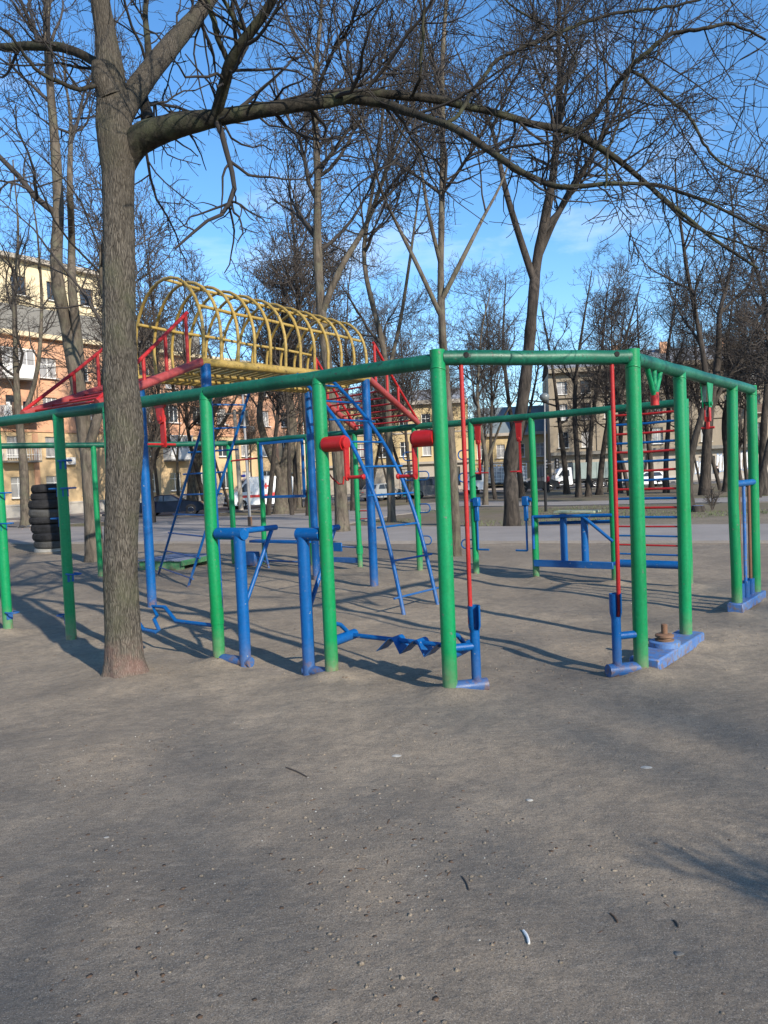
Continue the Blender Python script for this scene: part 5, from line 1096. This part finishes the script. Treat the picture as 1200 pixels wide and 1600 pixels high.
# ------------------------------------------------------------------ people far off on the pavement
plain('globe_grey', (.13, .145, .15), .35, 0, .1, 3); plain('skin', (.45, .27, .19), .6, 0, .1, 5); plain('cloth_red', (.50, .02, .03), .8, 0, .2, 8); plain('cloth_dark', (.02, .021, .026), .85, 0, .2, 8); plain('hair_dark', (.03, .02, .015), .7, 0, .2, 9)
def person(label, pos, hd, top, stride):
    th = empty('person', pos, label, 'person'); th.rotation_euler = (0, 0, hd)
    def skin(name, pts, edges, rr, mat_, par):
        me = bpy.data.meshes.new(name); me.from_pydata(pts, edges, []); me.materials.append(MATS[mat_]); o = bpy.data.objects.new(name, me); col.objects.link(o); o.parent = par
        bm = bmesh.new(); bm.from_mesh(me); ly = bm.verts.layers.skin.verify(); bm.verts.ensure_lookup_table()
        for v_, r_ in zip(bm.verts, rr): v_[ly].radius = (r_, r_)
        bm.verts[0][ly].use_root = True; bm.to_mesh(me); bm.free()
        o.modifiers.new('skin', 'SKIN'); sb_ = o.modifiers.new('sub', 'SUBSURF'); sb_.levels = 1; sb_.render_levels = 1
        for p in me.polygons: p.use_smooth = True
        return o
    s = stride
    pts = [(0, 0, .95), (0, 0, 1.15), (0, 0, 1.38), (.01, 0, 1.50), (.02, 0, 1.58), (.02, 0, 1.68), (.02, 0, 1.74),
           (0, .09, .92), (s*.5+.03, .10, .50), (s*.7-.03, .10, .09), (s*.7+.12, .10, .04), (0, -.09, .92), (-s*.3+.05, -.10, .50), (-s*.9, -.10, .10), (-s*.9+.14, -.10, .04),
           (0, .19, 1.40), (-s*.3, .23, 1.14), (-s*.2+.10, .23, .92), (-s*.2+.14, .23, .84), (0, -.19, 1.40), (s*.3, -.23, 1.14), (s*.5+.10, -.23, .94), (s*.5+.14, -.23, .86)]
    ed = [(0, 1), (1, 2), (2, 3), (3, 4), (4, 5), (5, 6), (0, 7), (7, 8), (8, 9), (9, 10), (0, 11), (11, 12), (12, 13), (13, 14), (2, 15), (15, 16), (16, 17), (17, 18), (2, 19), (19, 20), (20, 21), (21, 22)]
    rr = [.14, .13, .15, .06, .075, .10, .07, .095, .07, .05, .045, .095, .07, .05, .045, .07, .05, .04, .035, .07, .05, .04, .035]
    b_ = skin('body', pts, ed, rr, 'skin', th)
    sub_ = [0, 1, 2, 3, 15, 16, 17, 19, 20, 21]; mp_ = {k: i for i, k in enumerate(sub_)}
    jk = [(0, 1), (1, 2), (2, 3), (2, 15), (15, 16), (16, 17), (2, 19), (19, 20), (20, 21)]
    skin('jacket', [pts[i] for i in sub_], [(mp_[a], mp_[b2]) for a, b2 in jk], [.175, .16, .175, .085, .085, .068, .055, .085, .068, .055], top, th)
    sub_ = [0, 7, 8, 9, 10, 11, 12, 13, 14]; mp_ = {k: i for i, k in enumerate(sub_)}
    skin('trousers', [pts[i] for i in sub_], [(mp_[a], mp_[b2]) for a, b2 in ((0, 7), (7, 8), (8, 9), (9, 10), (0, 11), (11, 12), (12, 13), (13, 14))], [.155, .11, .085, .065, .055, .11, .085, .065, .055], 'cloth_dark', th)
    loc_mk('hair', MB().lathe((-.01, 0, 1.70), [(.085, -.06), (.11, 0), (.10, .06), (.05, .095), (.01, .10)], 12), 'hair_dark', th, th, 60)
    return th
p = g(857, 771); person('person in red jacket standing on the street beside black sedan', (p[0], p[1], float(gz(0, p[1]))+.06), 2.6, 'cloth_red', .08)
p = at(1121, 753, 88); person('person in dark clothes walking past graffiti wall', (p[0], p[1], -.34), 3.3, 'cloth_dark', .28)
p = at(683, 770, 84); person('person in dark clothes standing beyond grey minivan', (p[0]-3, p[1]+6, -.24), 2.0, 'cloth_dark', .05)
# ------------------------------------------------------------------ posts, lamp, tyres, pigeons and other small things
p = g(391, 824); lp_ = empty('metal_pole', p, 'thin grey metal pole with rusty foot on paving between paths', 'pole'); T('shaft', [p+V(0, 0, .05), p+V(0, 0, 1.6), p+V(-.05, 0, 6.2)], [.055, .055, .035], 'steel', lp_, 12); T('foot', [p+V(0, 0, -.2), p+V(0, 0, .40)], .085, 'rust', lp_, 12)
mk('cap', MB().lathe(p+V(-.05, 0, 6.2), [(.05, -.03), (.05, .03), (.02, .06)], 12), 'steel', lp_)
p = g(377, 798); up_ = empty('utility_pole', p, 'pale concrete utility pole beside ambulance', 'pole'); q = at(366, 640, p[1]); mk('shaft', MB().tube([p+V(0, 0, -.3), lerp(p, q, .5), q], [.19, .16, .13], 8), 'stone_pale', up_, 30); mk('cross_arm', MB().box(q+V(0, 0, -.3), (1.6, .1, .12), None, .01), 'attic_grey', up_)
p = g(853, 799); sl_ = empty('street_lamp', p, 'slim dark park lamp with white globe beside blue bench station', 'lamp'); q = at(851, 628, p[1])
T('base', [p+V(0, 0, -.2), p+V(0, 0, 1.25)], .062, 'trim_black', sl_, 12); T('shaft', [p+V(0, 0, 1.2), q], [.04, .028], 'shutter_grey', sl_, 12)
mk('collar', MB().lathe(q, [(.06, -.05), (.12, 0), (.12, .03), (.05, .05)], 14), 'trim_black', sl_)
mk('globe', MB().lathe(q+V(0, 0, .20), [(.08, -.18), (.17, -.11), (.21, 0), (.18, .10), (.08, .16), (.02, .17)], 18), 'globe_grey', sl_, 80)
# tyre stack
p = g(78, 862); p = V(p[0], p[1], 0); rg = random.Random(8); z = .12
cb = empty('concrete_base', p, 'round worn concrete base under the stack of old tyres', 'base'); mk('drum', MB().lathe(p, [(.40, -.1), (.40, .10), (.36, .13)], 22), 'kerb', cb); mk('foot', MB().lathe(p, [(.52, -.1), (.50, .015), (.44, .02)], 22), 'dirt', cb)
dv = ['lowest, faded grey', 'second from the ground', 'third from the ground, tilted', 'fourth from the ground', 'fifth from the ground, dusty grey', 'third from the top, jutting out', 'second from the top', 'topmost']
for i in range(8):
    h_ = .20+.02*(i % 3); r_ = .405+.03*rg.random()+(.03 if i in (5, 1) else 0); c_ = p+V(rg.uniform(-.05, .05), rg.uniform(-.04, .04), z+h_/2)
    tl = V(rg.uniform(-.06, .06), rg.uniform(-.05, .05), 1); tl = nrm(tl); a1_ = nrm(np.cross(V(0, 1, 0), tl)); a2_ = np.cross(tl, a1_)
    ty = empty('tyre', c_-V(0, 0, h_/2), 'old black car tyre in stack on concrete base, '+dv[i], 'tyre', 'stack of tyres')
    pf = [(r_*.60, -.35*h_), (r_*.66, -.5*h_), (r_*.90, -.5*h_), (r_*.985, -.38*h_), (r_, -.2*h_), (r_, .2*h_), (r_*.985, .38*h_), (r_*.90, .5*h_), (r_*.66, .5*h_), (r_*.60, .35*h_)]
    n = 36; vs = [c_+a1_*rr_*math.cos(2*math.pi*j/n)+a2_*rr_*math.sin(2*math.pi*j/n)+tl*zz_ for rr_, zz_ in pf for j in range(n)]; k = len(pf)
    fs = [(a*n+j, a*n+(j+1) % n, ((a+1) % k)*n+(j+1) % n, ((a+1) % k)*n+j) for a in range(k) for j in range(n)]
    mk('carcass', MB().add(vs, fs), ['rubber_grey', 'rubber'][0 if i in (0, 4) else 1], ty, 50)
    tr = MB()
    for j in range(40):
        a_ = 2*math.pi*j/40; d_ = a1_*math.cos(a_)+a2_*math.sin(a_); tr.box(c_+d_*(r_+.002), (.016, .045, h_*.42), (d_, np.cross(tl, d_), tl))
    mk('tread', tr, ['rubber_grey', 'rubber'][0 if i in (0, 4) else 1], ty, 0); z += h_-.006
# pigeons
for i, (x, y) in enumerate(((35, 829), (47, 828))):
    p = g(x, y); p[2] += .06; pg = empty('pigeon', p, ['dark grey pigeon pecking beside slim tree foot', 'paler grey pigeon standing beside slim tree foot'][i], 'pigeon', 'pigeons'); u3 = V(.8, .3, 0)*(1 if i else -1); u3 = nrm(u3)
    n3 = V(-u3[1], u3[0], 0)
    mk('body', MB().tube([p+u3*s_+V(0, 0, z_) for s_, z_ in ((-.17, .10), (-.10, .12), (-.02, .125), (.07, .14), (.11, .17), (.135, .205 if i else .12), (.17, .21 if i else .10), (.195, .205 if i else .08))], [.012, .045, .068, .055, .036, .03, .03, .006], 12), ['cloth_dark', 'car_grey'][i], pg)
    mk('tail', MB().prism([p+u3*-.14+n3*.03+V(0, 0, .10), p+u3*-.14-n3*.03+V(0, 0, .10), p+u3*-.27-n3*.045+V(0, 0, .085), p+u3*-.27+n3*.045+V(0, 0, .085)], V(0, 0, .012)), 'cloth_dark', pg)
    for sd in (-1, 1): T('leg', [p+n3*.025*sd+V(0, 0, .09), p+n3*.025*sd+V(0, 0, -.01)], .006, 'skin', pg, 6)
# stump
p = g(1091, 800); sp_ = empty('tree_stump', p, 'low sawn tree stump in grass beside leaning tree', 'stump'); mk('wood', MB().lathe(p, [(.30, -.1), (.25, .03), (.22, .16), (.21, .20), (.19, .22)], 16), 'bark_dark', sp_); mk('cut_face', MB().lathe(p+V(0, 0, .222), [(.19, 0), (.17, .006)], 16), 'plank_blue', sp_)
# traffic light on the corner
p = at(868, 771, 82); p[2] = -.35; tl_ = empty('traffic_light', p, 'dark traffic signal heads on a post beside person in red jacket', 'traffic light'); T('post', [p, p+V(0, 0, 3.0)], .06, 'shutter_grey', tl_, 10)
for s in (-.9, .25):
    hd_ = mk('signal_head', MB().box(p+V(s, 0, 2.75), (.42, .3, 1.1), None, .04), 'trim_black', tl_)
    for z_, mm in ((3.08, 'shutter_grey'), (2.75, 'shutter_grey'), (2.42, 'shutter_grey')): mk('lens', MB().lathe(p+V(s, -.152, z_), [(.11, 0), (.11, .02), (.03, .03)], 14, (V(1, 0, 0), V(0, 0, 1), V(0, -1, 0))), mm, hd_)
T('bracket', [p+V(-.9, 0, 2.75), p+V(.25, 0, 2.75)], .04, 'shutter_grey', tl_, 8)
# turquoise kiosk bin
p = g(634, 776); tb = empty('litter_bin', p, 'tall turquoise recycling bin on the street corner', 'bin'); mk('body', MB().lathe(p, [(.34, .0), (.36, .05), (.40, 1.25), (.42, 1.3)], 16), 'turquoise', tb); mk('lid', MB().lathe(p+V(0, 0, 1.3), [(.44, 0), (.44, .06), (.3, .22), (.08, .28)], 16), 'turquoise', tb)
# ------------------------------------------------------------------ litter on the earth
rs = np.random.RandomState(3)
def scatter(n, ymin, ymax, power=1.0):
    y = ymin+(ymax-ymin)*rs.rand(n*6)**power; x = (rs.rand(n*6)*2-1)*(y*.56+.6)
    pk = vnoise(x*1.3+3, y*1.3, 21)*.6+vnoise(x*4, y*4+9, 22)*.4; kp = np.nonzero(rs.rand(n*6) < np.clip((pk-.42)*3, .02, 1))[0][:n]
    x, y = x[kp], y[kp]; return x, y, relief(x, y)
def bits(name, n, size, mat_, flat, label, cat, ymin=1.6, ymax=12, elong=1.0):
    x, y, z = scatter(n, ymin, ymax, 1.3); n = len(x); sz = size*(.4+1.2*rs.rand(n)**2); V8 = []
    base = np.array([(1, 0, 0), (.3, .9, .1), (-.8, .6, 0), (-.9, -.5, .1), (.2, -1, 0), (.1, .1, 1), (-.2, 0, -.6)], float)
    F_ = np.array([(0, 1, 5), (1, 2, 5), (2, 3, 5), (3, 4, 5), (4, 0, 5), (1, 0, 6), (2, 1, 6), (3, 2, 6), (4, 3, 6), (0, 4, 6)])
    a = rs.rand(n)*6.28; c_, s_ = np.cos(a), np.sin(a); b_ = base[None]*(1+.35*rs.randn(n, 7, 1)*.5)
    X = b_[:, :, 0]*elong; Yb = b_[:, :, 1]; vx = (X*c_[:, None]-Yb*s_[:, None])*sz[:, None]+x[:, None]; vy = (X*s_[:, None]+Yb*c_[:, None])*sz[:, None]+y[:, None]; vz = b_[:, :, 2]*sz[:, None]*flat+z[:, None]
    vs = np.stack([vx, vy, vz], -1).reshape(-1, 3); fs = (np.arange(n)[:, None, None]*7+F_[None]).reshape(-1, 3)
    o = mk_np(name, vs, fs, mat_, None, False); tag(o, label, cat, None, 'stuff'); return o
bits('pebbles', 4000, .0034, 'pebble', .6, 'small grey pebbles scattered over the trodden earth', 'pebbles')
bits('pale_pebbles', 520, .0038, 'pebble_pale', .6, 'pale stone chips scattered over the trodden earth', 'pebbles')
bits('leaf_crumbs', 1500, .008, 'leaf_brown', .15, 'brown leaf crumbs scattered over the trodden earth', 'leaf litter')
bits('twig_litter', 260, .0034, 'leaf_brown', .8, 'short brown twig pieces lying on the trodden earth', 'twigs', elong=6.0)
bits('earth_clods', 2200, .008, 'dirt', .55, 'small clods of loose earth around the posts', 'earth', 1.8, 9)
def stone(px_, py_, s, m_, name, lb, cat, el=1.2, fl=.55):
    s *= .72
    p = g(px_, py_); p[2] = float(relief(p[0], p[1])); rg = random.Random(px_); mb = MB(); pf = [(.5, -.3), (.85, 0), (1, .3), (.8, .62), (.4, .85), (.06, .9)]
    mb.lathe(p, [(a*s, b_*s*fl) for a, b_ in pf], 11); mb.v = [tuple(p+(np.array(q)-p)*V(el, 1, 1)*(1+.22*mnoise.noise(Vector(((q[0]-p[0])/s*1.3, (q[1]-p[1])/s*1.3, (q[2]-p[2])/s+px_))))) for q in mb.v]
    o = mk(name, mb, m_, None, 35); tag(o, lb, cat)
stone(828, 1248, .021, 'pebble_pale', 'stone', 'round pale stone lying in a branch shadow', 'stone'); stone(1010, 1192, .030, 'pebble_pale', 'stone', 'flat whitish stone flake on earth before twisting disc', 'stone', 1.5, .25)
stone(620, 1178, .032, 'pebble_pale', 'stone', 'pale flat stone before green corner post', 'stone', 1.3, .25); stone(648, 1327//1, .016, 'pebble', 'stone', 'brown-grey pebble on open earth', 'stone') ; stone(1061, 1492, .018, 'pebble', 'stone', 'grey angular stone beside loose twigs', 'stone'); stone(167, 1312, .014, 'pebble_pale', 'stone', 'small yellowish stone on open earth left of the footprints', 'stone')
def stick(pa, pb, r, m_, name, lb, cat):
    r *= .62; m_ = 'twig_far' if m_ == 'bark_dark' else m_
    a, b_ = g(*pa), g(*pb); mid_ = (a+b_)/2+V(.006, .004, 0); P = smooth_path([a, mid_, b_], 7); P[:, 2] = relief(P[:, 0], P[:, 1])+r*.8
    tag(mk(name, MB().tube(P, [r*.8, r, r*1.05, r, r*.95, r, r*.7], 8), m_, None), lb, cat)
stick((818, 1463), (827, 1484), .0085, 'white_paint', 'stick', 'short whitish peeled stick on dark earth', 'stick'); stick((1052, 1437), (1060, 1448), .006, 'bark_dark', 'stick', 'short dark stick beside scattered pebbles', 'stick'); stick((722, 1375), (733, 1398), .005, 'bark_dark', 'stick', 'thin dark twig pressed into open earth', 'stick'); stick((447, 1203), (480, 1216), .007, 'bark_dark', 'stick', 'dark twig lying on open earth before foot roller', 'stick'); stick((953, 1430), (965, 1444), .006, 'leaf_brown', 'stick', 'pale brown bark sliver on earth', 'stick')
# thin spring grass beyond the path
n = 26000; yy = 23.5+22*rs.rand(n)**1.4; xx = (rs.rand(n)*2-1)*(yy*.62); keep = (vnoise(xx*.25+40, yy*.25, 8) > .52) & (yy > 24-.48*xx+1.5); xx, yy = xx[keep], yy[keep]; n = len(xx); zz = relief(xx, yy)
hh = .03+.045*rs.rand(n); a = rs.rand(n)*6.28; wx, wy = np.cos(a)*.012, np.sin(a)*.012
vs = np.stack([np.stack([xx-wx, yy-wy, zz], -1), np.stack([xx+wx, yy+wy, zz], -1), np.stack([xx+rs.randn(n)*.03, yy+rs.randn(n)*.03, zz+hh], -1)], 1).reshape(-1, 3)
tag(mk_np('grass', vs, np.arange(3*n).reshape(-1, 3), 'grass', None, False), 'thin short grass growing in patches beyond the path', 'grass', None, 'stuff')
